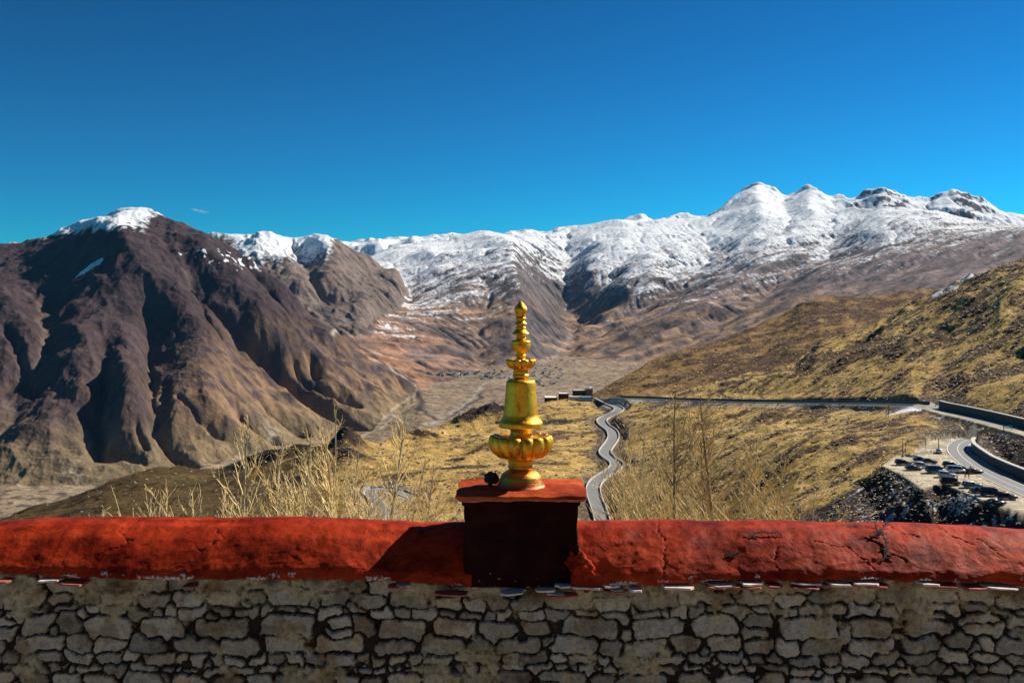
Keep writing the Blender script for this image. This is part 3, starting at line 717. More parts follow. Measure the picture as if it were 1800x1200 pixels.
def land_mat(name, s_big, s_small, var, bumpd, snowcol=(0.80, 0.84, 0.90)):
    m, nt, N, L, b = new_mat(name)
    at = N.new('ShaderNodeAttribute'); at.attribute_name = 'ground'
    sa = N.new('ShaderNodeAttribute'); sa.attribute_name = 'snow'
    g = N.new('ShaderNodeNewGeometry')
    n1 = noise_node(nt, s_big, 8, 0.7, g.outputs['Position']); n2 = noise_node(nt, s_small, 6, 0.7, g.outputs['Position'])
    r1 = ramp_node(nt, n1.outputs['Fac'], [(0.28, (1 - var,) * 3), (0.5, (1, 1, 1)), (0.74, (1 + var,) * 3)])
    r2 = ramp_node(nt, n2.outputs['Fac'], [(0.30, (1 - var * 0.8,) * 3), (0.5, (1, 1, 1)), (0.72, (1 + var * 0.8,) * 3)])
    c = mul_node(nt, mul_node(nt, at.outputs['Color'], r1.outputs[0]), r2.outputs[0])
    # snow: broken up by stones at its edge
    ad = N.new('ShaderNodeMath'); ad.operation = 'MULTIPLY_ADD'; L.new(n2.outputs['Fac'], ad.inputs[0]); ad.inputs[1].default_value = 1.5
    L.new(sa.outputs['Fac'], ad.inputs[2])
    a2 = N.new('ShaderNodeMath'); a2.operation = 'MULTIPLY_ADD'; L.new(n1.outputs['Fac'], a2.inputs[0]); a2.inputs[1].default_value = 1.0; L.new(ad.outputs[0], a2.inputs[2])
    mr = N.new('ShaderNodeMapRange'); mr.inputs[1].default_value = 1.52; mr.inputs[2].default_value = 1.98; L.new(a2.outputs[0], mr.inputs[0])
    mu_ = N.new('ShaderNodeMath'); mu_.operation = 'MULTIPLY'; L.new(mr.outputs[0], mu_.inputs[0])
    m2 = N.new('ShaderNodeMapRange'); m2.inputs[1].default_value = 0.03; m2.inputs[2].default_value = 0.3; L.new(sa.outputs['Fac'], m2.inputs[0]); L.new(m2.outputs[0], mu_.inputs[1])
    mx_ = N.new('ShaderNodeMix'); mx_.data_type = 'RGBA'; L.new(mu_.outputs[0], mx_.inputs[0]); L.new(c, mx_.inputs[6]); mx_.inputs[7].default_value = (*snowcol, 1)
    L.new(mx_.outputs[2], b.inputs['Base Color'])
    b.inputs['Roughness'].default_value = 0.95; b.inputs['Specular IOR Level'].default_value = 0.05
    bp = N.new('ShaderNodeBump'); bp.inputs['Strength'].default_value = 0.9; bp.inputs['Distance'].default_value = bumpd
    am = N.new('ShaderNodeMath'); am.operation = 'ADD'; L.new(n1.outputs['Fac'], am.inputs[0]); 
    hm = N.new('ShaderNodeMath'); hm.operation = 'MULTIPLY'; hm.inputs[1].default_value = 0.5; L.new(n2.outputs['Fac'], hm.inputs[0]); L.new(hm.outputs[0], am.inputs[1])
    L.new(am.outputs[0], bp.inputs['Height']); L.new(bp.outputs[0], b.inputs['Normal'])
    return m
M_far = land_mat("mountain ground", 0.012, 0.055, 0.40, 9.0)
M_near = land_mat("hillside turf", 0.16, 1.1, 0.55, 1.4)
# scrub bushes and loose stones on the near hills: far too many to count
def scatter(name, prob, nmax, smin, smax, flat, mat, label, seed):
    r = np.random.RandomState(seed); cand = np.nonzero((lyr == 0) & (my > 170) & (my < 1250) & (mu > -60) & (mu < 1860) & (r.rand(len(mx)) < prob))[0]
    near_ = np.minimum.reduce([dl, dp, dw - 4.5, du - 5, dleft - 4]); cand = cand[near_[cand] > 1.5]
    if len(cand) > nmax: cand = r.choice(cand, nmax, replace=False)
    m_ = len(cand); ox = np.array([[1, 0, 0], [-1, 0, 0], [0, 1, 0], [0, -1, 0], [0, 0, 1], [0, 0, -.6], [.7, .7, .5], [-.7, .6, .4], [.6, -.7, .45], [-.6, -.7, .5]])
    fc = np.array([[4, 0, 6, 2], [4, 2, 7, 1], [4, 1, 9, 3], [4, 3, 8, 0], [5, 0, 6, 2], [5, 2, 7, 1], [5, 1, 9, 3], [5, 3, 8, 0]])
    sz = (smin + (smax - smin) * r.rand(m_) ** 2) * np.clip(my[cand] / 420.0, 0.75, 1.8)
    off = ox[None] * (1 + 0.5 * (r.rand(m_, 10, 1) - .5)) * sz[:, None, None] * np.array([1, 1, flat])
    P = np.stack([mx[cand], my[cand], mz[cand]], 1)[:, None] + off + np.stack([r.randn(m_) * .6, r.randn(m_) * .6, np.zeros(m_)], 1)[:, None]
    Q_ = (fc[None] + (np.arange(m_) * 10)[:, None, None]).reshape(-1, 4)
    o = np_mesh(name, P.reshape(-1, 3), Q_, mat, smooth=False); tag(o, label, name.replace('_', ' '), None, 'stuff')
scatter('scrub', 0.03 + 0.30 * scr * sstep(-0.1, 0.4, g6 + g5) * (lf < .5), 26000, 0.22, 0.85, 0.62, gen_mat("brown scrub", (0.075, 0.048, 0.030), 0.95, 0.4, 0.2, 0), 'low brown scrub bushes scattered over the golden hillsides', 3)
scatter('grass_tufts', 0.055 * (lf < .6), 26000, 0.16, 0.5, 0.7, gen_mat("straw tufts", (0.50, 0.36, 0.14), 0.95, 0.35, 0.2, 0), 'straw coloured grass tufts scattered over the golden hillsides', 5)
scatter('loose_stones', 0.012 + 0.10 * sstep(1380, 1700, mu) * sstep(0.0, 0.5, g5), 9000, 0.12, 0.5, 0.55, gen_mat("pale stones", (0.42, 0.39, 0.36), 0.9, 0.3, 0.3, 0), 'pale loose stones scattered over the right hillside', 7)
NC = len(US)
V = np.stack([mx, my, mz], 1); Q = grid_faces(NC, NR)[:, ::-1]
fl_ = lyr[Q[:, 0]]
def sub(name, sel, mat):
    q = Q[sel]; used = np.zeros(len(V), bool); used[q.ravel()] = True
    idx = np.cumsum(used) - 1
    o = np_mesh(name, V[used], idx[q], mat, attrs={'ground': col[used], 'snow': snow[used]})
    o['kind'] = 'structure'; return o
sub('hillside', fl_ == 0, M_near)
sub('valley_floor', fl_ == 1, M_far)
sub('brown_mountain', fl_ == 2, M_far)
sub('far_hill', fl_ == 3, M_far)
sub('snowy_mountains', fl_ >= 4, M_far)
o = mesh_obj('plain', [(-12500, -1000, -520), (12500, -1000, -520), (12500, 12000, -520), (-12500, 12000, -520)], [(0, 1, 2, 3)], gen_mat("plain earth", (0.2, 0.15, 0.1), 0.95, 0.3, 0.01, 0)); o['kind'] = 'structure'
# ------------------------------------------------------------------ roads, retaining walls, railings
M_road = gen_mat("worn asphalt", (0.20, 0.20, 0.20), 0.9, 0.18, 0.8, 0.1)
M_line = gen_mat("road paint", (0.75, 0.75, 0.72), 0.7, 0.12, 2.0, 0.0)
M_conc = gen_mat("pale concrete", (0.55, 0.52, 0.47), 0.9, 0.2, 1.2, 0.2)
M_stonew = gen_mat("dark retaining masonry", (0.085, 0.075, 0.07), 0.95, 0.45, 1.6, 0.6, bdist=0.2)
M_green = gen_mat("green railing paint", (0.02, 0.38, 0.24), 0.5, 0.15, 3.0, 0.0)
M_white = gen_mat("white paint", (0.78, 0.78, 0.76), 0.6, 0.08, 3.0, 0.0)

def offs(Q, o):
    T = np.gradient(Q[:, :2], axis=0); T /= np.linalg.norm(T, axis=1)[:, None] + 1e-9
    R = Q.copy(); R[:, 0] += T[:, 1] * o; R[:, 1] -= T[:, 0] * o; return R
def ribbon(name, Q, o0, o1, dz, mat, parent=None):
    A = offs(Q, o0); B = offs(Q, o1); A[:, 2] += dz; B[:, 2] += dz
    n = len(Q); V = [tuple(v) for v in A] + [tuple(v) for v in B]
    Fc = [(i, i + 1, n + i + 1, n + i) for i in range(n - 1)]
    o = mesh_obj(name, V, Fc, mat, parent)
    bm = bmesh.new(); bm.from_mesh(o.data)
    for f in bm.faces:
        if f.normal.z < 0: f.normal_flip()
    bm.to_mesh(o.data); bm.free(); return o
def band(name, Q, o, w, z0, z1, mat, parent=None):
    """a wall of thickness w along the line Q, from z0 to z1 above the line; z0, z1 numbers or arrays"""
    n = len(Q); z0 = np.broadcast_to(z0, n); z1 = np.broadcast_to(z1, n)
    A = offs(Q, o - w / 2); B = offs(Q, o + w / 2); V = []
    for P, z in ((A, z0), (A, z1), (B, z1), (B, z0)): V += [(p[0], p[1], p[2] + q) for p, q in zip(P, z)]
    Fc = []
    for i in range(n - 1):
        for k in range(4):
            a = k * n + i; b = ((k + 1) % 4) * n + i
            Fc.append((a, a + 1, b + 1, b))
    Fc += [(0, n, 2 * n, 3 * n), (n - 1, 4 * n - 1, 3 * n - 1, 2 * n - 1)]
    o_ = mesh_obj(name, V, Fc, mat, parent)
    bm = bmesh.new(); bm.from_mesh(o_.data); bmesh.ops.recalc_face_normals(bm, faces=bm.faces); bm.to_mesh(o_.data); bm.free()
    return o_
def roadset(Q, hw, dz=0.10, centre=True, edge=True):
    r = ribbon('road', Q, -hw, hw, dz, M_road); r['kind'] = 'structure'
    for o in (-hw + 0.25, hw - 0.45) if edge else ():
        e = ribbon('road_marking', Q, o, o + 0.22, dz + 0.03, M_line); e['kind'] = 'structure'
    if centre:
        e = ribbon('road_marking', Q, -0.09, 0.09, dz + 0.03, M_line); e['kind'] = 'structure'
roadset(R_WIND, 2.8, edge=False, centre=False); roadset(R_UP, 3.8); roadset(R_LEFT, 2.8, centre=False)
def smooth_poly(P, step=1.5, it=12):
    P = np.asarray(P, float); seg = np.r_[0, np.cumsum(np.hypot(np.diff(P[:, 0]), np.diff(P[:, 1])))]
    t = np.arange(0, seg[-1], step); Q = np.stack([np.interp(t, seg, P[:, k]) for k in range(3)], 1)
    for _ in range(it): Q[1:-1] = (Q[:-2] + 2 * Q[1:-1] + Q[2:]) / 4
    return Q
R_LOW = smooth_poly([plane_pt(a, b, LOTZ) for a, b in [(1735,765.5),(1718,768),(1700,773),(1686,780),(1682,790),(1690,802),(1710,818),(1745,838),(1800,862),(1850,884)]])
roadset(R_LOW, 3.4, 0.06)
R_HAIR = smooth_poly([plane_pt(a, b, UPZ) for a, b in [(1612,710.5),(1632,712.5),(1645,717),(1662,723),(1700,731),(1745,743),(1800,756)]])
roadset(R_HAIR, 3.3, 0.06)

# retaining walls: masonry face with a pale kerb on top
def retaining(Q, h, label, t=0.9, group='retaining walls of the hairpin road'):
    r = empty('retaining_wall', Q[0]); tag(r, label, 'retaining wall', group)
    Qr = Q - Q[0]
    band('masonry', Qr, 0, t, -1.0, h, M_stonew, r)
    band('coping', Qr, 0, t + 0.25, h + 0.003, h + 0.28, M_conc, r)
    return r
W1 = smooth_poly([plane_pt(a, b, LOTZ) for a, b in [(1713,783),(1709,788),(1713,795),(1726,805),(1745,818),(1775,832),(1815,848),(1870,870)]], 1.5, 3)
retaining(W1, 2.6, 'dark curved retaining wall with pale top beside the lower road and the car park')
W2 = smooth_poly([plane_pt(a, b, UPZ) for a, b in [(1652,717.5),(1668,722),(1700,728.5),(1745,738.5),(1790,749.5),(1850,765)]], 1.5, 3)
retaining(W2, 3.0, 'long dark retaining wall with pale top behind the upper hairpin bend')
# low walls beside the winding road and the long level road
sel = R_WIND[3:14]
retaining(offs(sel, 4.3) , 1.5, 'short dark wall beside the top bend of the winding road', 0.6, None)
def barrier(Q, o, label, h=0.85, mat=M_conc, group='road barriers'):
    r = empty('road_barrier', Q[0]); tag(r, label, 'barrier', group)
    band('wall', Q - Q[0], o, 0.35, -0.6, h, mat, r); return r
barrier(R_WIND, 3.1, 'pale concrete barrier along the right edge of the winding road')
barrier(R_WIND, -3.1, 'pale concrete barrier along the left edge of the winding road')
barrier(R_LEFT, 3.1, 'pale barrier on the outer edge of the small hairpin behind the left shrubs')
barrier(R_UP[8:], -4.3 if R_UP[-1][0] > R_UP[0][0] else 4.3, 'long dark kerb wall on the far side of the level road', 1.5, M_stonew)
barrier(R_UP[8:], 4.3 if R_UP[-1][0] > R_UP[0][0] else -4.3, 'low pale kerb on the near side of the level road', 0.5, M_conc)
def railing(Q, label):
    r = empty('railing', Q[0]); tag(r, label, 'railing', 'green road railings'); Qr = Q - Q[0]
    band('rail', Qr, 0, 0.14, 0.95, 1.25, M_green, r); band('rail', Qr, 0, 0.14, 0.45, 0.70, M_green, r)
    for i in range(0, len(Qr), 2):
        x, y, z = Qr[i]; s = 0.10
        V = [(x + a * s, y + b * s, z + c) for c in (-0.4, 1.32) for a, b in ((-1, -1), (1, -1), (1, 1), (-1, 1))]
        mesh_obj('post', V, [(0, 3, 2, 1), (4, 5, 6, 7), (0, 1, 5, 4), (1, 2, 6, 5), (2, 3, 7, 6), (3, 0, 4, 7)], M_green, r)
railing(smooth_poly([plane_pt(1710, 770, LOTZ + .1), plane_pt(1725, 767, LOTZ + .1), plane_pt(1744, 764.5, LOTZ + .1)], 1.6, 1), 'green railing across the head of the lower road above the car park')
railing(smooth_poly([plane_pt(1764, 755, UPZ + .1), plane_pt(1779, 754.5, UPZ + .1)], 1.6, 1), 'short green railing where the upper hairpin leaves the picture at right')
railing(smooth_poly([plane_pt(1645, 712.5, UPZ + 1.2), plane_pt(1661, 711.8, UPZ + 1.2)], 1.6, 1), 'small green railing above the upper end of the dark hairpin wall')

# ------------------------------------------------------------------ poles, cars, people round the car park
def tube_mesh(name, path, radii, mat, parent=None, seg=6, caps=True):
    V = []; Fc = []
    path = [Vector(p) for p in path]
    for i, p in enumerate(path):
        t = (path[min(i + 1, len(path) - 1)] - path[max(i - 1, 0)]).normalized()
        a = t.orthogonal().normalized(); b = t.cross(a)
        for k in range(seg):
            w = 2 * math.pi * k / seg; V.append(p + (a * math.cos(w) + b * math.sin(w)) * radii[i])
    for i in range(len(path) - 1):
        for k in range(seg):
            k2 = (k + 1) % seg; Fc.append((i * seg + k, i * seg + k2, (i + 1) * seg + k2, (i + 1) * seg + k))
    if caps: Fc += [tuple(range(seg))[::-1], tuple((len(path) - 1) * seg + k for k in range(seg))]
    return mesh_obj(name, V, Fc, mat, parent, smooth=True)
def box(name, c, s, mat, parent=None, bev=0.0, rz=0.0):
    bm = bmesh.new(); bmesh.ops.create_cube(bm, size=1)
    for v in bm.verts: v.co = Vector((v.co.x * s[0], v.co.y * s[1], v.co.z * s[2]))
    if bev > 0: bmesh.ops.bevel(bm, geom=list(bm.edges), offset=bev, segments=2, affect='EDGES')
    me = bpy.data.meshes.new(name); bm.to_mesh(me); bm.free(); me.materials.append(mat)
    o = bpy.data.objects.new(name, me); o.location = c; o.rotation_euler = (0, 0, rz); return link(o, parent)

def ground_at(x, y):
    z, a, b = land(np.array([float(x)]), np.array([float(y)])); return float(z[0])
M_pole = gen_mat("weathered pole", (0.05, 0.045, 0.045), 0.8, 0.2, 3.0, 0.0)
def pole(px, py, h, label, arm=True, r0=0.13):
    if py > 760: P = plane_pt(px, py, LOTZ) if h > 0 else None
    else: P = onray(near_base, px, py, 300, 700)
    if px < 1583 or (1600 < px < 1640): P = onray(near_base, px, py, 240, 700)
    P = np.array([P[0], P[1], ground_at(P[0], P[1]) - 0.2])
    r = empty('utility_pole', P); tag(r, label, 'utility pole', 'poles around the car park')
    tube_mesh('shaft', [(0, 0, 0), (0, 0, h * 0.5), (0, 0, h)], [r0, r0 * 0.85, r0 * 0.65], M_pole, r)
    if arm: box('crossarm', (0, 0, h - 0.5), (1.5, 0.12, 0.12), M_pole, r)
pole(1587, 803, 6.2, 'tallest thin dark pole standing left behind the black parked cars')
pole(1592, 800, 4.0, 'shorter thin pole just right of the tallest pole behind the parked cars', True, 0.10)
pole(1650, 790, 3.9, 'dark pole standing behind the lone silver hatchback', False, 0.17)
pole(1573, 812, 3.4, 'short dark post at the left rim of the car park', False, 0.09)
pole(1627, 782, 3.6, 'small pole on the turf edge between the tall pole and the lone hatchback', False, 0.09)
pole(1562, 735, 5.2, 'lone pole on the golden slope below the level road', True, 0.10)
# white fence panel behind the lone hatchback
P = plane_pt(1657, 773, LOTZ); P2 = plane_pt(1671, 771.5, LOTZ)
r = empty('fence', P); tag(r, 'short white picket fence at the back edge of the car park', 'fence')
dv = P2 - P
for k in range(9):
    q = dv * (k / 8); box('post', (q[0], q[1], 0.55), (0.16, 0.10, 1.15), M_white, r)
for zz in (0.35, 0.9):
    box('rail', (dv[0] / 2, dv[1] / 2 - 0.08, zz), (np.hypot(dv[0], dv[1]), 0.05, 0.14), M_white, r, rz=math.atan2(dv[1], dv[0]))

M_glass = bpy.data.materials.new("car glass"); M_glass.use_nodes = True
_b = M_glass.node_tree.nodes['Principled BSDF']; _b.inputs['Base Color'].default_value = (0.012, 0.016, 0.02, 1); _b.inputs['Roughness'].default_value = 0.08
M_tyre = gen_mat("tyre", (0.02, 0.02, 0.02), 0.85, 0.1, 20, 0.0)
M_rim = gen_mat("wheel rim", (0.45, 0.45, 0.46), 0.35, 0.1, 20, 0.0, 0.9)
M_lamp = gen_mat("lamp glass", (0.75, 0.76, 0.72), 0.15, 0.05, 20, 0.0)
M_red = gen_mat("tail lamp", (0.35, 0.01, 0.01), 0.2, 0.05, 20, 0.0)
_paint = {}
def paint(c):
    if c not in _paint:
        m = bpy.data.materials.new("car paint"); m.use_nodes = True; b = m.node_tree.nodes['Principled BSDF']
        b.inputs['Base Color'].default_value = (*c, 1); b.inputs['Roughness'].default_value = 0.32; b.inputs['Metallic'].default_value = 0.25
        b.inputs['Coat Weight'].default_value = 0.6; b.inputs['Coat Roughness'].default_value = 0.06; _paint[c] = m
    return _paint[c]
# side outlines: x forward, z up; lower body ring and greenhouse
KINDS = {
 'suv':   dict(L=4.7, Wd=1.9, H=1.75, body=[(-2.35,.45),(-2.36,.95),(-2.25,1.08),(.95,1.08),(2.1,.98),(2.33,.8),(2.35,.42),(1.9,.3),(-1.9,.3)], roof=[(-2.22,1.06),(-2.0,1.72),(-1.7,1.77),(.1,1.75),(.95,1.06)]),
 'sedan': dict(L=4.6, Wd=1.8, H=1.45, body=[(-2.3,.42),(-2.32,.85),(-2.2,.98),(-1.5,1.0),(.9,.96),(2.05,.82),(2.28,.65),(2.3,.36),(1.85,.26),(-1.85,.26)], roof=[(-1.75,.97),(-.95,1.40),(-.5,1.46),(.15,1.44),(1.0,.94)]),
 'van':   dict(L=5.0, Wd=1.95, H=2.1, body=[(-2.5,.45),(-2.5,1.1),(-2.45,1.2),(1.7,1.2),(2.3,1.02),(2.48,.8),(2.5,.42),(2.05,.3),(-2.05,.3)], roof=[(-2.44,1.18),(-2.35,2.02),(-2.1,2.10),(.95,2.08),(1.3,1.95),(1.85,1.16)]),
 'hatch': dict(L=4.0, Wd=1.72, H=1.5, body=[(-2.0,.42),(-2.02,.88),(-1.95,1.0),(.85,.98),(1.75,.86),(1.98,.68),(2.0,.38),(1.6,.28),(-1.6,.28)], roof=[(-1.92,.98),(-1.6,1.42),(-1.3,1.5),(.1,1.48),(.95,.96)]),
}
def extr(name, prof, w0, w1, zlo, zhi, mat, parent, inset=0.0):
    """side outline swept across the car; half width runs from w0 at zlo to w1 at zhi"""
    def hw(z): t = min(1, max(0, (z - zlo) / (zhi - zlo))); return w0 + (w1 - w0) * t
    V = []; n = len(prof)
    for s in (-1, 1):
        for x, z in prof: V.append((x, s * hw(z), z))
    Fc = [tuple(range(n)), tuple(range(2 * n - 1, n - 1, -1))] + [(i, i + n, (i + 1) % n + n, (i + 1) % n) for i in range(n)]
    bm = bmesh.new(); vs_ = [bm.verts.new(v) for v in V]
    for f in Fc: bm.faces.new([vs_[i] for i in f])
    bmesh.ops.recalc_face_normals(bm, faces=bm.faces)
    bmesh.ops.bevel(bm, geom=list(bm.edges), offset=0.06, segments=2, affect='EDGES')
    me = bpy.data.meshes.new(name); bm.to_mesh(me); bm.free(); me.materials.append(mat)
    me.polygons.foreach_set('use_smooth', [True] * len(me.polygons))
    return link(bpy.data.objects.new(name, me), parent)
def car(kind, px, py, rz, c, label, roofc=None):
    K = KINDS[kind]; P = plane_pt(px, py, LOTZ); r = empty('parked_car', (P[0], P[1], LOTZ + 0.01), math.radians(rz))
    tag(r, label, 'car', 'vehicles standing in the gravel car park')
    w = K['Wd'] / 2; pm = paint(c); pr = paint(roofc) if roofc else pm
    extr('body', K['body'], w * 0.97, w, .25, .9, pm, r)
    rf = K['roof']; zt = max(z for x, z in rf); zb = rf[0][1]
    extr('roof', rf, w * 0.95, w * 0.76, zb, zt, pr, r)
    # side windows, windscreen and rear window stand 1 cm proud of the cabin
    def hw(z): return (w * 0.95 + (w * 0.76 - w * 0.95) * (z - zb) / (zt - zb)) + 0.012
    z0 = zb + 0.08; z1 = zt - 0.14
    def xat(z, front):
        pts = rf[-1:-4:-1] if front else rf[:3]
        for (xa, za), (xb, zb2) in zip(pts[:-1], pts[1:]):
            if za <= z <= zb2: return xa + (xb - xa) * (z - za) / (zb2 - za + 1e-9)
        return pts[-1][0]
    f0, f1 = xat(z0, True) - 0.16, xat(z1, True) - 0.16; b0, b1 = xat(z0, False) + 0.16, xat(z1, False) + 0.16
    ncol = 3 if kind in ('van', 'suv') else 2
    for s in (-1, 1):
        for k in range(ncol):
            ta, tb = k / ncol + 0.012, (k + 1) / ncol - 0.012
            q = [(b0 + (f0 - b0) * ta, z0), (b0 + (f0 - b0) * tb, z0), (b1 + (f1 - b1) * tb, z1), (b1 + (f1 - b1) * ta, z1)]
            V = [(x, s * hw(z), z) for x, z in q] + [(x, s * (hw(z) - 0.03), z) for x, z in q]
            mesh_obj('side_window', V, [(0, 1, 2, 3), (7, 6, 5, 4), (0, 4, 5, 1), (1, 5, 6, 2), (2, 6, 7, 3), (3, 7, 4, 0)], M_glass, r)
    for nm, fr in (('windscreen', True), ('rear_window', False)):
        e = 0.02 if fr else -0.02
        xa, xb = xat(z0, fr) + e, xat(z1, fr) + e; ya, yb = hw(z0) - 0.16, hw(z1) - 0.14
        V = [(xa, -ya, z0), (xa, ya, z0), (xb, yb, z1), (xb, -yb, z1)]; V += [(x - e * 2, y, z) for x, y, z in V]
        mesh_obj(nm, V, [(0, 1, 2, 3), (7, 6, 5, 4), (0, 4, 5, 1), (1, 5, 6, 2), (2, 6, 7, 3), (3, 7, 4, 0)], M_glass, r)
    L2 = K['L'] / 2
    for sx_ in (-1, 1):
        for sy_ in (-1, 1):
            wh = tube_mesh('wheel', [(sx_ * (L2 - 0.85), sy_ * (w - 0.20), 0.34), (sx_ * (L2 - 0.85), sy_ * (w + 0.015), 0.34)], [0.34, 0.34], M_tyre, r, 14)
            tube_mesh('rim', [(sx_ * (L2 - 0.85), sy_ * (w), 0.34), (sx_ * (L2 - 0.85), sy_ * (w + 0.03), 0.34)], [0.2, 0.19], M_rim, wh, 10)
            box('headlight' if sx_ > 0 else 'tail_light', (sx_ * (L2 - 0.03), sy_ * (w - 0.28), 0.74), (0.1, 0.32, 0.16), M_lamp if sx_ > 0 else M_red, r, 0.02)
    box('bumper', (L2 - 0.02, 0, 0.42), (0.16, K['Wd'] * 0.9, 0.2), M_tyre, r, 0.04)
    return r
BLK = (0.012, 0.013, 0.017); NAVY = (0.010, 0.028, 0.07); SIL = (0.52, 0.55, 0.58); WHT = (0.75, 0.77, 0.78); MAR = (0.055, 0.008, 0.010); TEAL = (0.05, 0.11, 0.13)
for k_, px, py, rz, c, lb, rc in [
 ('hatch', 1650.5, 796, 72, SIL, 'lone silver hatchback parked apart at the back of the car park', None),
 ('suv', 1588, 817, 2, BLK, 'black off-roader leftmost in the car park below the tallest pole', None),
 ('sedan', 1619, 811, -12, NAVY, 'dark blue saloon farthest back in the left cluster of cars', None),
 ('sedan', 1633, 814, -16, (0.02, 0.05, 0.09), 'blue-black saloon with bright bonnet at the right end of the back row', None),
 ('suv', 1621, 822, -10, SIL, 'silver estate car in the middle of the left cluster', None),
 ('sedan', 1606, 826, 3, BLK, 'black saloon in front of the silver estate car, nearest at left', None),
 ('van', 1644, 831, -4, (0.03, 0.09, 0.17), 'blue minivan between the left cluster and the silver off-roader', None),
 ('suv', 1664, 838.5, -12, (0.6, 0.61, 0.63), 'silver off-roader in front of the blue minivan', None),
 ('suv', 1672, 821, 4, BLK, 'black off-roader behind the white van', None),
 ('van', 1680, 831, -8, WHT, 'white van with people standing beside it', (0.30, 0.45, 0.50)),
 ('suv', 1694, 830, -14, BLK, 'black car half hidden right of the white van', None),
 ('sedan', 1712, 832, 3, MAR, 'dark red saloon at the road edge, rightmost of the middle row', None),
 ('van', 1670, 852, -8, MAR, 'dark maroon van above the white rubble', None),
 ('suv', 1709, 857, -6, TEAL, 'teal off-roader with white roof right of the white rubble', WHT),
 ('sedan', 1722, 866, -10, NAVY, 'navy saloon with pale bonnet in front of the white roofed off-roader', None),
 ('van', 1741, 871, -12, BLK, 'black van in the lower row left of the long black off-roader', None),
 ('suv', 1769, 877, -6, BLK, 'long black off-roader at the lower right end of the car park', None),
 ('sedan', 1749, 887, 5, (0.02, 0.02, 0.03), 'black saloon nearest the snowy bank', None)]:
    car(k_, px, py, rz, c, lb, rc)

M_skin = gen_mat("skin", (0.45, 0.26, 0.17), 0.6, 0.1, 20, 0.0)
M_hair = gen_mat("black hair", (0.012, 0.010, 0.010), 0.6, 0.1, 20, 0.0)
def person(px, py, rz, top, leg, label, h=1.7, stride=0.12, arm=0.1):
    P = plane_pt(px, py, LOTZ); s = h / 1.7
    vs_ = [(0,0,.93),(0,0,1.10),(0,.0,1.28),(0,.0,1.43),(0,.01,1.50),(0,.02,1.58),(0,.02,1.67),
           (.10,0,.88),(.11,stride,.48),(.11,stride-.06,.08),(.11,stride+.10,.04),
           (-.10,0,.88),(-.11,-stride,.48),(-.11,-stride-.1,.08),(-.11,-stride+.06,.04),
           (.19,0,1.39),(.24,-.02,1.12),(.25,arm,.90),(.25,arm+.03,.80),
           (-.19,0,1.39),(-.24,-.02,1.12),(-.24,arm*.6,.88),(-.24,arm*.6+.03,.78)]
    ed = [(0,1),(1,2),(2,3),(3,4),(4,5),(5,6),(0,7),(7,8),(8,9),(9,10),(0,11),(11,12),(12,13),(13,14),(3,15),(15,16),(16,17),(17,18),(3,19),(19,20),(20,21),(21,22)]
    ra = [.14,.13,.15,.10,.055,.10,.075,.085,.062,.045,.04,.085,.062,.045,.04,.062,.047,.036,.03,.062,.047,.036,.03]
    me = bpy.data.meshes.new('person'); me.from_pydata([(x * s, y * s, z * s) for x, y, z in vs_], ed, []); me.update()
    o = link(bpy.data.objects.new('person', me)); o.location = (P[0], P[1], LOTZ + 0.02); o.rotation_euler = (0, 0, math.radians(rz))
    sk = o.modifiers.new('skin', 'SKIN'); 
    for i, r_ in enumerate(ra): me.skin_vertices[0].data[i].radius = (r_ * s * (0.8 if i < 4 else 1), r_ * s)
    me.skin_vertices[0].data[0].use_root = True
    sb = o.modifiers.new('sub', 'SUBSURF'); sb.levels = 1; sb.render_levels = 1
    dg = bpy.context.evaluated_depsgraph_get(); ev = o.evaluated_get(dg); m2 = bpy.data.meshes.new_from_object(ev)
    o.modifiers.clear(); o.data = m2; m2.materials.clear()
    for m in (M_skin, top, leg): m2.materials.append(m)
    for p in m2.polygons:
        z = p.center.z / s; x = abs(p.center.x) / s
        p.material_index = 0 if (z > 1.49 or (x > .2 and z < .86)) else (2 if z < .95 and x < .2 else 1); p.use_smooth = True
    bm = bmesh.new(); bmesh.ops.create_icosphere(bm, subdivisions=2, radius=0.105 * s)
    for v in bm.verts: v.co = Vector((v.co.x, v.co.y * 1.05 - 0.02, max(v.co.z, -0.03) + 1.64 * s))
    hm = bpy.data.meshes.new('hair'); bm.to_mesh(hm); bm.free(); hm.materials.append(M_hair); link(bpy.data.objects.new('hair', hm), o)
    tag(o, label, 'person', 'people between the parked cars'); return o
cl = lambda n_, c: gen_mat(n_, c, 0.9, 0.15, 8, 0.0)
CK, CB, CR_, CG = cl("black cloth", (0.015, 0.015, 0.018)), cl("navy cloth", (0.02, 0.03, 0.07)), cl("maroon cloth", (0.10, 0.01, 0.012)), cl("grey cloth", (0.10, 0.10, 0.11))
person(1706, 830, 160, CK, CK, 'person in black standing by the dark red saloon', 1.8)
person(1684, 837, 20, CK, CB, 'person in dark clothes standing in front of the white van')
person(1697, 841.5, -40, CB, CK, 'person in navy top, left of the pair walking right of the white van', 1.7, .2)
person(1703, 841.5, 40, CK, CK, 'person in black, right of the pair walking right of the white van', 1.68, .2)
person(1682.5, 847, 90, CR_, CK, 'person in a maroon jacket by the bonnet of the silver off-roader', 1.72)
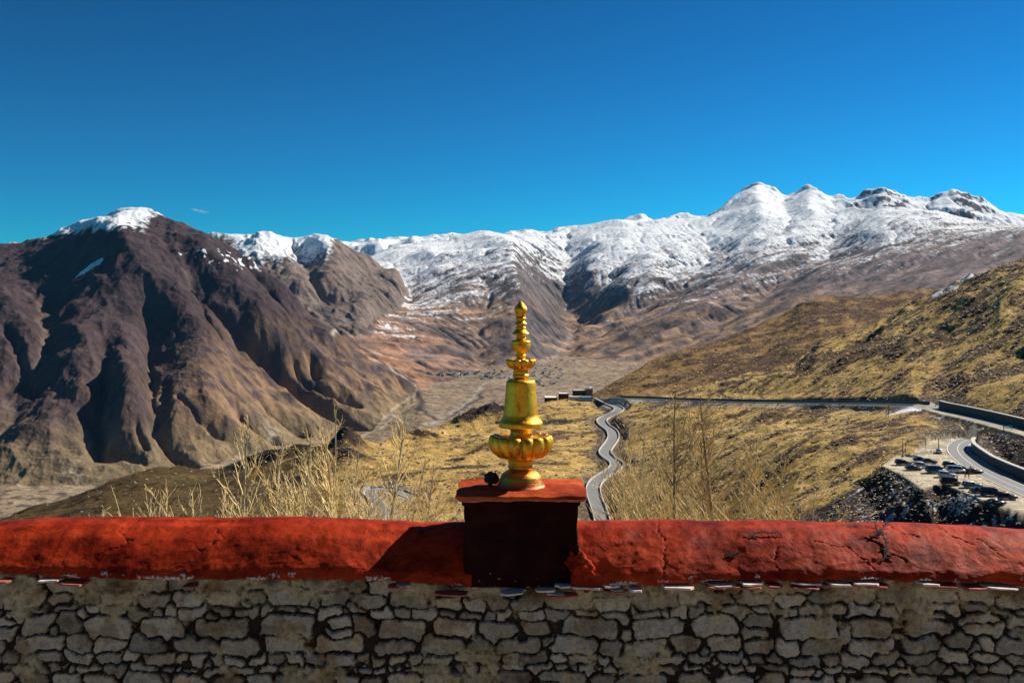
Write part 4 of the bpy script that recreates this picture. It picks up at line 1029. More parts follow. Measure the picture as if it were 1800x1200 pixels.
# ------------------------------------------------------------------ the near wall: rubble masonry under a thick red plaster coping
YF = 6.45                        # face of the masonry
def stone_mat():
    m, nt, N, L, b = new_mat("rubble masonry")
    at = N.new('ShaderNodeAttribute'); at.attribute_name = 'ground'
    g = N.new('ShaderNodeNewGeometry')
    n1 = noise_node(nt, 26, 10, 0.75, g.outputs['Position']); n2 = noise_node(nt, 150, 6, 0.8, g.outputs['Position']); n3 = noise_node(nt, 7, 6, 0.7, g.outputs['Position'], 0.6)
    r1 = ramp_node(nt, n1.outputs['Fac'], [(0.30, (0.42,) * 3), (0.5, (1, 1, 1)), (0.75, (1.25, 1.22, 1.12))])
    r2 = ramp_node(nt, n2.outputs['Fac'], [(0.32, (0.52,) * 3), (0.5, (1.0,) * 3), (0.68, (1.35,) * 3)])
    r3 = ramp_node(nt, n3.outputs['Fac'], [(0.42, (1, 1, 1)), (0.62, (1.0, 0.90, 0.68)), (0.75, (0.78, 0.58, 0.44))])
    c = mul_node(nt, mul_node(nt, mul_node(nt, at.outputs['Color'], r1.outputs[0]), r2.outputs[0]), r3.outputs[0], 0.8)
    L.new(c, b.inputs['Base Color']); b.inputs['Roughness'].default_value = 0.95; b.inputs['Specular IOR Level'].default_value = 0.15
    bp = N.new('ShaderNodeBump'); bp.inputs['Strength'].default_value = 0.9; bp.inputs['Distance'].default_value = 0.012
    ad = N.new('ShaderNodeMath'); L.new(n1.outputs['Fac'], ad.inputs[0]); 
    h = N.new('ShaderNodeMath'); h.operation = 'MULTIPLY'; h.inputs[1].default_value = 0.4; L.new(n2.outputs['Fac'], h.inputs[0]); L.new(h.outputs[0], ad.inputs[1])
    L.new(ad.outputs[0], bp.inputs['Height']); L.new(bp.outputs[0], b.inputs['Normal'])
    return m
M_stone = stone_mat()
def coping_foot(x):          # height of the ragged lower edge of the plaster
    px = 900 + F * x / YF
    py = np.interp(px, [-300, 0, 150, 300, 450, 600, 700, 800, 1000, 1100, 1300, 1500, 1700, 1800, 2100], [1003, 1003, 1008, 1013, 1012, 1010, 1014, 1026, 1030, 1022, 1014, 1012, 1016, 1020, 1024])
    return -(py - HZ) / F * YF
def crest_z(x):
    px = 900 + F * x / 6.85
    py = np.interp(px, [-300, -40, 10, 60, 200, 350, 480, 620, 740, 815, 1020, 1100, 1250, 1400, 1500, 1600, 1700, 1800, 2100], [912, 918, 916, 912, 909, 908, 909, 912, 917, 918, 917, 914, 917, 917, 917, 919, 924, 930, 940])
    return -(py - HZ) / F * 6.85
XW0, XW1 = -6.2, 6.2
# stones: sites in uneven courses, cells by a stretched distance
rs = np.random.RandomState(5); R_SK = np.random.RandomState(9).uniform(-.38, .38, 997)
sites = []; z = -1.60
while z > -3.0:
    ch = rs.choice([0.045, 0.075, 0.11, 0.15, 0.19], p=[.20, .25, .25, .19, .11]); x = XW0 - 0.2
    while x < XW1 + 0.2:
        w = ch * (0.9 + 2.6 * rs.rand() ** 1.2) if ch > 0.06 else ch * rs.uniform(1.5, 5.0)
        u_ = rs.rand()
        if ch > 0.12 and u_ < 0.35:
            k_ = rs.uniform(0.35, 0.65)
            sites.append((x + w / 2 + rs.uniform(-.03, .03), z - ch * k_ / 2, w * 0.5, ch * k_ * .5)); sites.append((x + w / 2 + rs.uniform(-.03, .03), z - ch * (1 + k_) / 2, w * 0.5, ch * (1 - k_) * 0.5))
        else:
            sites.append((x + w / 2, z - ch / 2 + rs.uniform(-.16, .16) * ch, w * 0.5, ch * 0.5))
            if u_ > 0.8: sites.append((x + w + rs.uniform(-.02, .02), z - ch + rs.uniform(-.03, .03), 0.035, 0.022))
        x += w
    z -= ch * 0.95
S = np.array(sites)
gx_ = np.arange(XW0, XW1, 0.0048); gz_ = np.arange(-1.66, -2.62, -0.0048)
X, Z = np.meshgrid(gx_, gz_)
Xw = X + 0.024 * fbm(X, Z, 0.30, 4, 301) + 0.009 * fbm(X, Z, 0.09, 3, 303) + 0.006 * fbm(X, Z, 0.03, 3, 305); Zw = Z + 0.020 * fbm(X, Z, 0.26, 4, 311) + 0.008 * fbm(X, Z, 0.08, 3, 313) + 0.005 * fbm(X, Z, 0.03, 3, 315) + 0.03 * fbm(X, Z, 1.1, 2, 317)
f1 = np.full(X.shape, 99.0); f2 = np.full(X.shape, 99.0); idc = np.zeros(X.shape, int); d1x = np.zeros(X.shape); d1z = np.zeros(X.shape)
for k, (sx_, sz_, hw, hh) in enumerate(S):
    mxr = max(hw, hh) * 2.2 + 0.14
    i0 = max(0, int((sx_ - mxr - XW0) / 0.0048)); i1 = min(len(gx_), int((sx_ + mxr - XW0) / 0.0048))
    j0 = max(0, int((-1.66 - (sz_ + hh * 2.4 + 0.12)) / 0.0048)); j1 = min(len(gz_), int((-1.66 - (sz_ - hh * 2.4 - 0.12)) / 0.0048))
    if i1 <= i0 or j1 <= j0: continue
    # signed distance to a box-ish stone: neighbours meet halfway between their faces
    ex = (Xw[j0:j1, i0:i1] - sx_); ez = (Zw[j0:j1, i0:i1] - sz_)
    sk_ = R_SK[k % 997]; ax = np.abs(ex + ez * sk_) - hw * 0.62; az = np.abs(ez + ex * R_SK[(k * 7) % 997] * 0.22) - hh * 0.62
    d = 0.45 * (np.hypot(np.maximum(ax, 0), np.maximum(az, 0)) + np.minimum(np.maximum(ax, az), 0)) + 0.55 * np.maximum(ax, az) + R_SK[(k * 13) % 997] * 0.012
    a1 = f1[j0:j1, i0:i1]; a2 = f2[j0:j1, i0:i1]; ic = idc[j0:j1, i0:i1]
    m = d < a1
    a2[:] = np.where(m, a1, np.minimum(a2, d)); a1[:] = np.where(m, d, a1); ic[:] = np.where(m, k, ic)
hh_ = S[idc, 3]
edge = (f2 - f1) * 0.5
R1 = rs.rand(len(S)); R2 = rs.rand(len(S)); R3 = rs.rand(len(S)); R4 = rs.rand(len(S)) - .5; R5 = rs.rand(len(S)) - .5
edge = np.minimum(edge, 0.034 + 0.02 * R2[idc] - f1)
gap = 0.0018 + 0.007 * R1[idc] ** 3 + 0.004 * fbm(X, Z, 0.07, 3, 321)
body = sstep(0, 0.009, edge - gap)
rough = fbm(X, Z, 0.05, 5, 331); rough2 = fbm(X, Z, 0.2, 4, 341)
mort = sstep(0.0, 0.40, fbm(X, Z, 0.55, 4, 351) + 0.35 * fbm(X, Z, 0.08, 4, 353) - 0.10 + 0.35 * np.exp(-((X - 0.4) / 0.9) ** 2) * sstep(-2.2, -1.9, Z))      # where lime still fills the joints
mort = np.maximum(mort, sstep(0.26, 0.05, (coping_foot(X) - Z)) * sstep(-0.30, 0.2, fbm(X, Z, 0.35, 4, 355) + 0.15))
hst = 0.004 + 0.018 * R2[idc] + (Xw - S[idc, 0]) * R4[idc] * 0.14 + (Zw - S[idc, 1]) * (R5[idc] - 0.25) * 0.22 + 0.008 * rough
hgap = -0.024 + 0.010 * rough + mort * (0.044 + 0.014 * rough2)
H = np.maximum(hgap, -0.024 + (hst + 0.024) * body) + 0.004 * fbm(X, Z, 0.02, 3, 361)
cs = np.stack([0.25 + 0.28 * R3, 0.228 + 0.252 * R3, 0.215 + 0.235 * R3], 1)[idc]
warm = np.clip(R1 * 1.6 - 0.8, 0, 1)[idc][..., None]; cs = cs * (1 - warm) + cs * np.array((1.06, 0.93, 0.76)) * warm
lime = np.array((0.46, 0.385, 0.265)) * (1 + 0.35 * rough[..., None])
dk = np.array((0.038, 0.029, 0.026))
isst = (body > 0.45)[..., None]
onlime = (mort * sstep(-0.35, 0.35, rough + 0.3 * rough2))[..., None]
cg = dk * (1 - onlime) + lime * onlime
cc_ = np.where(isst, cs, cg)
smear = (sstep(0.2, 0.7, mort + 0.5 * rough - 0.1) * 0.55)[..., None]
cc_ = cc_ * (1 - smear) + lime * smear
stain = sstep(0.10, 0.5, fbm(X, Z, 0.22, 5, 371) + 0.3 * rough)[..., None] * 0.55
cc_ = cc_ * (1 - stain * np.array((0.55, 0.68, 0.78)))
coping_shade = (sstep(0.16, 0.0, coping_foot(X) - Z) * sstep(-0.1, 0.35, fbm(X, Z, 0.3, 4, 381)))[..., None]  # shade under the coping, painted into the stone colour
cc_ = cc_ * (1 - 0.75 * coping_shade)
H = H - 0.09 * sstep(-0.012, 0.004, Z - coping_foot(X))
V = np.stack([X.ravel(), (YF - H).ravel(), Z.ravel()], 1)
wall = empty('stone_wall', (0, YF, -4.2)); tag(wall, 'long grey rubble stone wall capped with a thick red plaster coping', 'wall')
PI_ = np.array((0, -YF, 4.2))
def wpart(o):                   # geometry is written in scene coordinates; hang it from the wall's base
    o.parent = wall; o.matrix_parent_inverse = wall.matrix_world.inverted(); o.location = (0, 0, 0)
    return o
bpy.context.view_layer.update()
nr_, nc_ = X.shape
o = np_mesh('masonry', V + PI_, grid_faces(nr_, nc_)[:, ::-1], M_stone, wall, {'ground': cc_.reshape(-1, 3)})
# lower, plainer courses down to the yard, and the back of the wall
X2, Z2 = np.meshgrid(np.arange(XW0, XW1, 0.03), np.arange(-2.612, -4.25, -0.03))
V2 = np.stack([X2.ravel(), (YF - 0.01 - 0.03 * fbm(X2, Z2, 0.25, 4, 331)).ravel(), Z2.ravel()], 1)
np_mesh('footing', V2 + PI_, grid_faces(*X2.shape)[:, ::-1], M_stone, wall, {'ground': np.tile((0.30, 0.27, 0.24), (X2.size, 1)) * (1 + 0.3 * fbm(X2, Z2, 0.2, 3, 9).reshape(-1, 1))})
b_ = box('core', (0, 0.42, 1.2), (12.38, 0.62, 2.6), M_stone, wall)
ca = b_.data.attributes.new('ground', 'FLOAT_COLOR', 'POINT')
for d_ in ca.data: d_.color = (0.28, 0.25, 0.22, 1)

# coping --------------------------------------------------------------------
def red_mat(name, base, deep, rough=0.55):
    m, nt, N, L, b = new_mat(name)
    g = N.new('ShaderNodeNewGeometry'); at = N.new('ShaderNodeAttribute'); at.attribute_name = 'worn'
    n1 = noise_node(nt, 5.5, 10, 0.68, g.outputs['Position'], 0.4); n2 = noise_node(nt, 60, 6, 0.7, g.outputs['Position']); n3 = noise_node(nt, 1.6, 4, 0.6, g.outputs['Position'])
    r1 = ramp_node(nt, n1.outputs['Fac'], [(0.30, deep), (0.52, base), (0.75, tuple(min(1, c * 1.35 + 0.004) for c in base))])
    r2 = ramp_node(nt, n2.outputs['Fac'], [(0.3, (0.75,) * 3), (0.55, (1, 1, 1)), (0.75, (1.2,) * 3)])
    r3 = ramp_node(nt, n3.outputs['Fac'], [(0.38, (0.50, 0.38, 0.36)), (0.62, (1.1, 1.25, 1.2))])
    c = mul_node(nt, mul_node(nt, r1.outputs[0], r2.outputs[0]), r3.outputs[0])
    ws = N.new('ShaderNodeMath'); ws.operation = 'MULTIPLY_ADD'; L.new(n2.outputs['Fac'], ws.inputs[0]); ws.inputs[1].default_value = 0.9; L.new(at.outputs['Fac'], ws.inputs[2])
    mr = N.new('ShaderNodeMapRange'); mr.inputs[1].default_value = 1.12; mr.inputs[2].default_value = 1.22; L.new(ws.outputs[0], mr.inputs[0])
    mx_ = N.new('ShaderNodeMix'); mx_.data_type = 'RGBA'; L.new(mr.outputs[0], mx_.inputs[0]); L.new(c, mx_.inputs[6]); mx_.inputs[7].default_value = (0.62, 0.55, 0.52, 1)
    L.new(mx_.outputs[2], b.inputs['Base Color']); b.inputs['Roughness'].default_value = rough; b.inputs['Specular IOR Level'].default_value = 0.06
    bp = N.new('ShaderNodeBump'); bp.inputs['Strength'].default_value = 0.55; bp.inputs['Distance'].default_value = 0.02
    ad = N.new('ShaderNodeMath'); L.new(n1.outputs['Fac'], ad.inputs[0]); h = N.new('ShaderNodeMath'); h.operation = 'MULTIPLY'; h.inputs[1].default_value = 0.30; L.new(n2.outputs['Fac'], h.inputs[0]); L.new(h.outputs[0], ad.inputs[1])
    L.new(ad.outputs[0], bp.inputs['Height']); L.new(bp.outputs[0], b.inputs['Normal'])
    return m
M_coping = red_mat("red plaster", (0.41, 0.036, 0.009), (0.12, 0.008, 0.004), 0.6)
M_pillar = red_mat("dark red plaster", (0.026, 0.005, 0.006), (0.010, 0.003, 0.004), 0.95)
M_cap = red_mat("orange red clay", (0.50, 0.075, 0.018), (0.30, 0.03, 0.009), 0.8)

def coping(x0, x1, name):
    xs = np.arange(x0, x1, 0.009); ts = np.linspace(0, 1, 130)
    X, T = np.meshgrid(xs, ts)
    zf = coping_foot(X); zrag = 0.004 - 0.030 * np.abs(fbm(X, X * 0 + 3.1, 0.22, 5, 401)) - 0.012 * np.abs(fbm(X, X * 0 + 5.1, 0.05, 3, 403)); zc = crest_z(X)
    # profile: foot -> bulging front -> rounded crest -> back
    A = np.array([(0.00, -0.02, 0.0), (0.04, -0.075, 0.03), (0.18, -0.045, 0.22), (0.36, 0.035, 0.47), (0.55, 0.14, 0.74), (0.72, 0.27, 0.94), (0.84, 0.42, 1.0), (0.93, 0.56, 0.93), (1.0, 0.70, 0.6)])
    yy = np.interp(T, A[:, 0], A[:, 1]); hh = np.interp(T, A[:, 0], A[:, 2])
    for _ in range(6):
        yy[1:-1] = (yy[:-2] + 2 * yy[1:-1] + yy[2:]) / 4; hh[1:-1] = (hh[:-2] + 2 * hh[1:-1] + hh[2:]) / 4
    Y = YF - 0.03 + yy; Z = zf + (zc - zf) * hh + zrag * sstep(0.12, 0.0, T)
    s = T * 0.62
    a = math.radians(28); p = X * math.cos(a) + s * math.sin(a); q = -X * math.sin(a) + s * math.cos(a)
    lump = 0.024 * fbm(X, s, 0.7, 3, 411) + 0.012 * (ridged(p * 0.35, q, 0.30, 4, 413) - 0.4) + 0.0035 * fbm(X, s, 0.08, 4, 417)
    # edges of hand-laid plaster layers: sharp steps
    lay_ = fbm(X, s, 0.8, 4, 421) * 3.0; st_ = lay_ - np.floor(lay_); lump = lump + 0.002 * (sstep(0, 0.06, st_) - st_)
    # cracks
    def crack(pts, wdt=0.0034, dep=0.010):
        P = np.array(pts, float); d, t, _ = polydist(X + 0.02 * fbm(X, s, 0.08, 4, 431), s + 0.02 * fbm(X, s, 0.06, 4, 433), P)
        return -dep * np.exp(-(d / wdt) ** 2)
    for cp in ([(1.02,.55),(0.98,.42),(1.01,.3),(0.97,.15),(0.99,.0)], [(1.72,.0),(1.7,.16),(1.74,.3)], [(1.98,.33),(2.2,.30),(2.3,.2),(2.36,.02)],
               [(2.9,.55),(2.95,.42),(3.05,.35)], [(2.45,.3),(2.55,.2)], [(-1.9,.5),(-1.98,.42),(-1.9,.35),(-2.05,.25)], [(-2.55,.55),(-2.62,.4),(-2.5,.3),(-2.7,.2)], [(3.1,.4),(3.2,.25)], [(2.55,.55),(2.6,.45),(2.72,.4)]):
        lump = lump + crack(cp)
    taper = sstep(0, 0.05, T)
    # surface normal of the profile, pointing out
    dy = np.gradient(yy, axis=0); dz = np.gradient(Z, axis=0); l = np.hypot(dy, dz) + 1e-9
    ny, nz = -dz / l, dy / l
    Y = Y + ny * lump * taper; Z = Z + nz * lump * (0.3 + 0.7 * taper) * np.where(T > 0.8, 0.5, 1)
    px = 900 + F * X / YF
    wr = 0.75 * np.exp(-((T - 0.05) / 0.10) ** 2) * sstep(0.0, 0.45, fbm(X, s * 2, 0.3, 4, 441) + 0.1)
    for cx, w_ in ((195, 26), (490, 30), (520, 20), (1210, 12), (1325, 16), (330, 14), (990, 20)):
        wr = np.maximum(wr, 0.74 * np.exp(-((px - cx) / w_) ** 2 - ((T - 0.10) / 0.10) ** 2))
    V = np.stack([X.ravel(), Y.ravel(), Z.ravel()], 1)
    return np_mesh(name, V + PI_, grid_faces(*X.shape), M_coping, wall, {'worn': wr.ravel()})
PX0, PX1 = (815 - 900) / F * 6.38, (1017 - 900) / F * 6.38
coping(XW0, PX0 + 0.05, 'coping'); coping(PX1 - 0.05, XW1, 'coping')

# slates bedded under the coping, their edges catching the sun
M_slate = gen_mat("pale slate", (0.68, 0.54, 0.46), 0.8, 0.3, 14, 0.3)
M_slate2 = gen_mat("red washed slate", (0.42, 0.10, 0.06), 0.8, 0.35, 14, 0.3)
def slab_mesh(cx, cy, cz, w, dp, th, tilt, seed):
    r = random.Random(seed); n = 11; V = []
    for zz in (0, 1):
        for k in range(n):
            a = 2 * math.pi * k / n; rr = 1 + r.uniform(-.22, .16) if zz == 0 else None
            if zz == 0: V.append([w / 2 * math.copysign(abs(math.cos(a)) ** .6, math.cos(a)) * rr, dp / 2 * math.copysign(abs(math.sin(a)) ** .6, math.sin(a)) * rr, -th / 2])
            else: V.append([V[k][0] * .97, V[k][1] * .97, th / 2 + r.uniform(-.15, .15) * th])
    V = [(cx + x, cy + y, cz + z + x * tilt) for x, y, z in V]
    Fc = [tuple(range(n))[::-1], tuple(range(n, 2 * n))] + [(k, (k + 1) % n, n + (k + 1) % n, n + k) for k in range(n)]
    return V, Fc
for mi, (mt, frac) in enumerate(((M_slate, 0.45), (M_slate2, 0.55))):
    VV_ = []; FF_ = []; r = random.Random(30 + mi); x = XW0
    while x < XW1:
        w = r.uniform(0.07, 0.26); pxx = 900 + F * x / YF
        if r.random() < (0.62 if pxx > 1050 else 0.30 if pxx < 330 else 0.18):
            V, Fc = slab_mesh(x + w / 2, YF - 0.075 - r.uniform(0, 0.03), float(coping_foot(x + w / 2)) - 0.012 - 0.012 * mi - r.uniform(0, .012), w, 0.13, r.uniform(0.007, 0.014), r.uniform(-.05, .05), int(x * 1e4) + mi)
            b0 = len(VV_); VV_ += [(a, b - YF, c + 4.2) for a, b, c in V]; FF_ += [tuple(i + b0 for i in f) for f in Fc]
        x += w * r.uniform(0.8, 1.3)
    o = mesh_obj('slates', VV_, FF_, mt, wall); 
    if mi: o['label'] = 'slates washed with red paint'

# pillar -------------------------------------------------------------------
pil = empty('pillar', ((PX0 + PX1) / 2, 6.66, -1.9)); tag(pil, 'square dark red pillar rising from the wall under the golden finial', 'pillar')
PO = np.array((-(PX0 + PX1) / 2, -6.66, 1.9))
def rough_box(name, x0, x1, y0, y1, z0, z1, res, amp, mat, parent, PO, sc=0.25, topround=0.0, seed=0, attr=True):
    """a box whose six faces are finely divided and hand-made looking"""
    bm = bmesh.new(); bmesh.ops.create_cube(bm, size=1)
    nx, ny, nz = [max(2, int(round((b - a) / res))) for a, b in ((x0, x1), (y0, y1), (z0, z1))]
    bm.free()
    Vs = []; Fs = []; idx = {}
    def vid(i, j, k):
        key = (i, j, k)
        if key not in idx: idx[key] = len(Vs); Vs.append((x0 + (x1 - x0) * i / nx, y0 + (y1 - y0) * j / ny, z0 + (z1 - z0) * k / nz))
        return idx[key]
    for i in range(nx):
        for j in range(ny):
            Fs.append((vid(i, j, nz), vid(i + 1, j, nz), vid(i + 1, j + 1, nz), vid(i, j + 1, nz))); Fs.append((vid(i, j, 0), vid(i, j + 1, 0), vid(i + 1, j + 1, 0), vid(i + 1, j, 0)))
    for i in range(nx):
        for k in range(nz):
            Fs.append((vid(i, 0, k), vid(i + 1, 0, k), vid(i + 1, 0, k + 1), vid(i, 0, k + 1))); Fs.append((vid(i, ny, k), vid(i, ny, k + 1), vid(i + 1, ny, k + 1), vid(i + 1, ny, k)))
    for j in range(ny):
        for k in range(nz):
            Fs.append((vid(0, j, k), vid(0, j, k + 1), vid(0, j + 1, k + 1), vid(0, j + 1, k))); Fs.append((vid(nx, j, k), vid(nx, j + 1, k), vid(nx, j + 1, k + 1), vid(nx, j, k + 1)))
    V = np.array(Vs); c = np.array([(x0 + x1) / 2, (y0 + y1) / 2, (z0 + z1) / 2]); h = np.array([(x1 - x0) / 2, (y1 - y0) / 2, (z1 - z0) / 2])
    q = (V - c) / h
    e = np.sort(np.abs(q), 1); rr = 1 - 0.018 * sstep(0.93, 1.0, e[:, 1]); V = c + (V - c) * rr[:, None]
    for a_, (u_, v_) in enumerate(((1, 2), (0, 2), (0, 1))):
        V[:, a_] += np.sign(q[:, a_]) * (np.abs(q[:, a_]) > 0.98) * amp * fbm(V[:, u_] + seed, V[:, v_] + 7 * a_, sc, 5, 501 + a_)
    at = {}
    wr = np.zeros(len(V)); 
    return np_mesh(name, V + PO, np.array(Fs), mat, parent, {'worn': wr}), V
o, Vp = rough_box('shaft', PX0, PX1, 6.40, 6.93, -1.80, -1.245, 0.014, 0.012, M_pillar, pil, PO)
fr = (Vp[:, 1] < 6.45)
w_ = np.zeros(len(Vp)); nn = fbm(Vp[:, 0] * 0.6 + Vp[:, 2] * 1.1, Vp[:, 2] * 2.2 - Vp[:, 0] * 0.6, 0.05, 4, 515)
w_[fr] = (0.52 * sstep(0.35, 0.75, nn) * (0.5 + 0.5 * sstep(-1.45, -1.75, Vp[:, 2])))[fr]
w_[fr] = np.maximum(w_, 0.8 * sstep(-1.64, -1.74, Vp[:, 2]) * sstep(0.15, 0.6, nn))[fr]
o.data.attributes['worn'].data.foreach_set('value', w_.astype(np.float32))
# the cap: clay over ragged slates
cx0, cx1, cy0, cy1 = (801 - 900) / F * 6.36, (1034 - 900) / F * 6.36, 6.34, 6.99
def ragged(name, z0, z1, grow, mat, seed, dome=0.0, n=120, m=14):
    r = np.linspace(0, 1, m); th = np.linspace(0, 2 * math.pi, n, endpoint=False)
    V = []; cxm, cym = (cx0 + cx1) / 2, (cy0 + cy1) / 2; hx, hy = (cx1 - cx0) / 2 + grow, (cy1 - cy0) / 2 + grow
    def ring(rr, z, zj=0.0):
        out = []
        for a in th:
            c_, s_ = math.cos(a), math.sin(a); k = 1 / max(abs(c_), abs(s_)); k = min(k, 1.38)
            wob = 1 + 0.028 * float(fbm(np.array([c_ * 3.0 + seed]), np.array([s_ * 3.0]), 0.8, 4, 520)[0])
            x, y = c_ * k * hx * wob * rr, s_ * k * hy * wob * rr
            out.append((cxm + x, cym + y, z + dome * (1 - rr ** 2) + (0.008 * float(fbm(np.array([x * 8 + seed]), np.array([y * 8]), 1.0, 4, 530)[0])) + zj))
        return out
    rings = [ring(rr, z1) for rr in r[1:]] + [ring(1.0, z0), ring(0.9, z0)]
    V = [(cxm, cym, z1 + dome)]; 
    for rg in rings: V += rg
    Fc = [(0, 1 + k, 1 + (k + 1) % n) for k in range(n)]
    for q in range(len(rings) - 1):
        for k in range(n): Fc.append((1 + q * n + k, 1 + (q + 1) * n + k, 1 + (q + 1) * n + (k + 1) % n, 1 + q * n + (k + 1) % n))
    Fc.append(tuple(1 + (len(rings) - 1) * n + k for k in range(n))[::-1])
    o = mesh_obj(name, [(a + PO[0], b + PO[1], c + PO[2]) for a, b, c in V], Fc, mat, pil, smooth=False)
    at = o.data.attributes.new('worn', 'FLOAT', 'POINT'); return o
ragged('cap', -1.222, -1.204, 0.0, M_cap, 1.0, 0.012)
ragged('slate_bed', -1.240, -1.224, -0.012, M_slate2, 5.0)
rough_box('fillet', PX0 - 0.015, PX1 + 0.015, 6.385, 6.945, -1.275, -1.2405, 0.02, 0.006, M_pillar, pil, PO)
# slipped plaster at the right foot of the pillar
bm = bmesh.new(); bmesh.ops.create_icosphere(bm, subdivisions=5, radius=1.0)
for v in bm.verts:
    n_ = float(fbm(np.array([v.co.x * 2.1]), np.array([v.co.z * 2.1 + v.co.y]), 1.0, 4, 541)[0])
    v.co = Vector((v.co.x * 0.085 * (1 + .45 * n_) - v.co.z * 0.05, v.co.y * 0.05 * (1 + .4 * n_), v.co.z * 0.13 * (1 + .3 * n_)))
me = bpy.data.meshes.new('plaster_foot'); bm.to_mesh(me); bm.free(); me.materials.append(M_coping); me.attributes.new('worn', 'FLOAT', 'POINT')
me.polygons.foreach_set('use_smooth', [True] * len(me.polygons))
o = link(bpy.data.objects.new('plaster_foot', me), pil); o.location = ((1024 - 900) / F * 6.45 + PO[0], 6.42 + PO[1], -1.70 + PO[2])
r = random.Random(77)
VV_ = []; FF_ = []
for (pxx, pyy, w) in ((960, 1035, .13), (990, 1028, .12), (1015, 1030, .10), (905, 1040, .09), (975, 1042, .12), (1040, 1031, .13), (1075, 1028, .12)):
    V, Fc = slab_mesh((pxx - 900) / F * 6.40, 6.385, -(pyy - HZ) / F * 6.38, w, 0.12, 0.012, r.uniform(-.12, .08), pxx)
    b0 = len(VV_); VV_ += [(a - 0, b - YF, c + 4.2) for a, b, c in V]; FF_ += [tuple(i + b0 for i in f) for f in Fc]
mesh_obj('slates', VV_, FF_, M_slate, wall)

# thin dark branching strokes laid on the coping
M_mark = gen_mat("branching mark", (0.035, 0.012, 0.012), 0.9, 0.2, 20, 0.0)
def add_mark(px, py, sc, seed, label):
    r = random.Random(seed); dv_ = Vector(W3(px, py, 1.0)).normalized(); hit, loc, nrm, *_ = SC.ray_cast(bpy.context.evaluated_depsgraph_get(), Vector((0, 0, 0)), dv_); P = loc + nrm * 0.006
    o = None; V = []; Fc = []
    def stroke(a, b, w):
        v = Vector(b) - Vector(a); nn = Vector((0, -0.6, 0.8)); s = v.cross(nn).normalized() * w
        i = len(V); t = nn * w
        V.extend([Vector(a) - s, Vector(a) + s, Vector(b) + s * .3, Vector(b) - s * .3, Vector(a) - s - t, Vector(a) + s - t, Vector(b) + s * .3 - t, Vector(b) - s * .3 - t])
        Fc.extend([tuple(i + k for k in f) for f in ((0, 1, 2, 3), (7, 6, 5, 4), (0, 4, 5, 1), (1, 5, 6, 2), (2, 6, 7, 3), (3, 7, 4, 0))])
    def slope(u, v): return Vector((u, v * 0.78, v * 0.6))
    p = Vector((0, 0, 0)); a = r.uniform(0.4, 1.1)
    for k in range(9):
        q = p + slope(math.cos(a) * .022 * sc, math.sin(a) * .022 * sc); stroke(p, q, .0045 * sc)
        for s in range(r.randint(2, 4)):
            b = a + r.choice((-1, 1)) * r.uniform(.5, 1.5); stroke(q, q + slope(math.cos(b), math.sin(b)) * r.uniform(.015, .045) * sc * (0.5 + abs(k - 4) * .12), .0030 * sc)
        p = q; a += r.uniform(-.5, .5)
    o = mesh_obj('branching_mark', V, Fc, M_mark); o.location = P; tag(o, label, 'dry plant', 'branching marks on the red coping')
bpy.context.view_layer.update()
add_mark(1275, 978, 1.0, 3, 'dark branching mark on the coping, nearest the pillar')
add_mark(1318, 946, 1.1, 5, 'dark branching mark high on the coping, second from the pillar')
add_mark(1530, 945, 1.0, 8, 'small branching mark beside a crack high on the right coping')
add_mark(1550, 985, 1.5, 9, 'largest branching mark, reaching diagonally up the right coping')

# ------------------------------------------------------------------ the golden finial
def gold_mat():
    m, nt, N, L, b = new_mat("gilded copper")
    g = N.new('ShaderNodeTexCoord')
    n1 = noise_node(nt, 9, 9, 0.72, g.outputs['Object'], 0.5); n2 = noise_node(nt, 55, 6, 0.7, g.outputs['Object'])
    r = ramp_node(nt, n1.outputs['Fac'], [(0.32, (0.20, 0.080, 0.012)), (0.45, (0.78, 0.38, 0.020)), (0.60, (0.95, 0.52, 0.035)), (0.80, (1.0, 0.64, 0.10))])
    r2 = ramp_node(nt, n2.outputs['Fac'], [(0.32, (0.70, 0.66, 0.6)), (0.55, (1, 1, 1))])
    sp = N.new('ShaderNodeSeparateXYZ'); L.new(g.outputs['Object'], sp.inputs[0])
    mr = N.new('ShaderNodeMapRange'); mr.inputs[1].default_value = 0.02; mr.inputs[2].default_value = 0.17; L.new(sp.outputs['Z'], mr.inputs[0])
    mx_ = N.new('ShaderNodeMix'); mx_.data_type = 'RGBA'; L.new(mr.outputs[0], mx_.inputs[0]); mx_.inputs[6].default_value = (0.40, 0.085, 0.025, 1)
    L.new(mul_node(nt, r.outputs[0], r2.outputs[0]), mx_.inputs[7]); L.new(mx_.outputs[2], b.inputs['Base Color'])
    b.inputs['Metallic'].default_value = 0.75
    rr = N.new('ShaderNodeMapRange'); rr.inputs[3].default_value = 0.52; rr.inputs[4].default_value = 0.30; L.new(n1.outputs['Fac'], rr.inputs[0]); L.new(rr.outputs[0], b.inputs['Roughness'])
    bp = N.new('ShaderNodeBump'); bp.inputs['Strength'].default_value = 0.8; bp.inputs['Distance'].default_value = 0.010
    L.new(n1.outputs['Fac'], bp.inputs['Height']); L.new(bp.outputs[0], b.inputs['Normal'])
    return m
M_gold = gold_mat()
KZ = 6.66 / F / 2.182
FB = -(857.0 - HZ) / F * 6.66
fin = empty('finial', ((915.5 - 900) / F * 6.66, 6.66, FB)); tag(fin, 'tall golden finial of stacked bells and lotus bowls on the red pillar', 'finial')
def zz(y): return (757 - y) * KZ
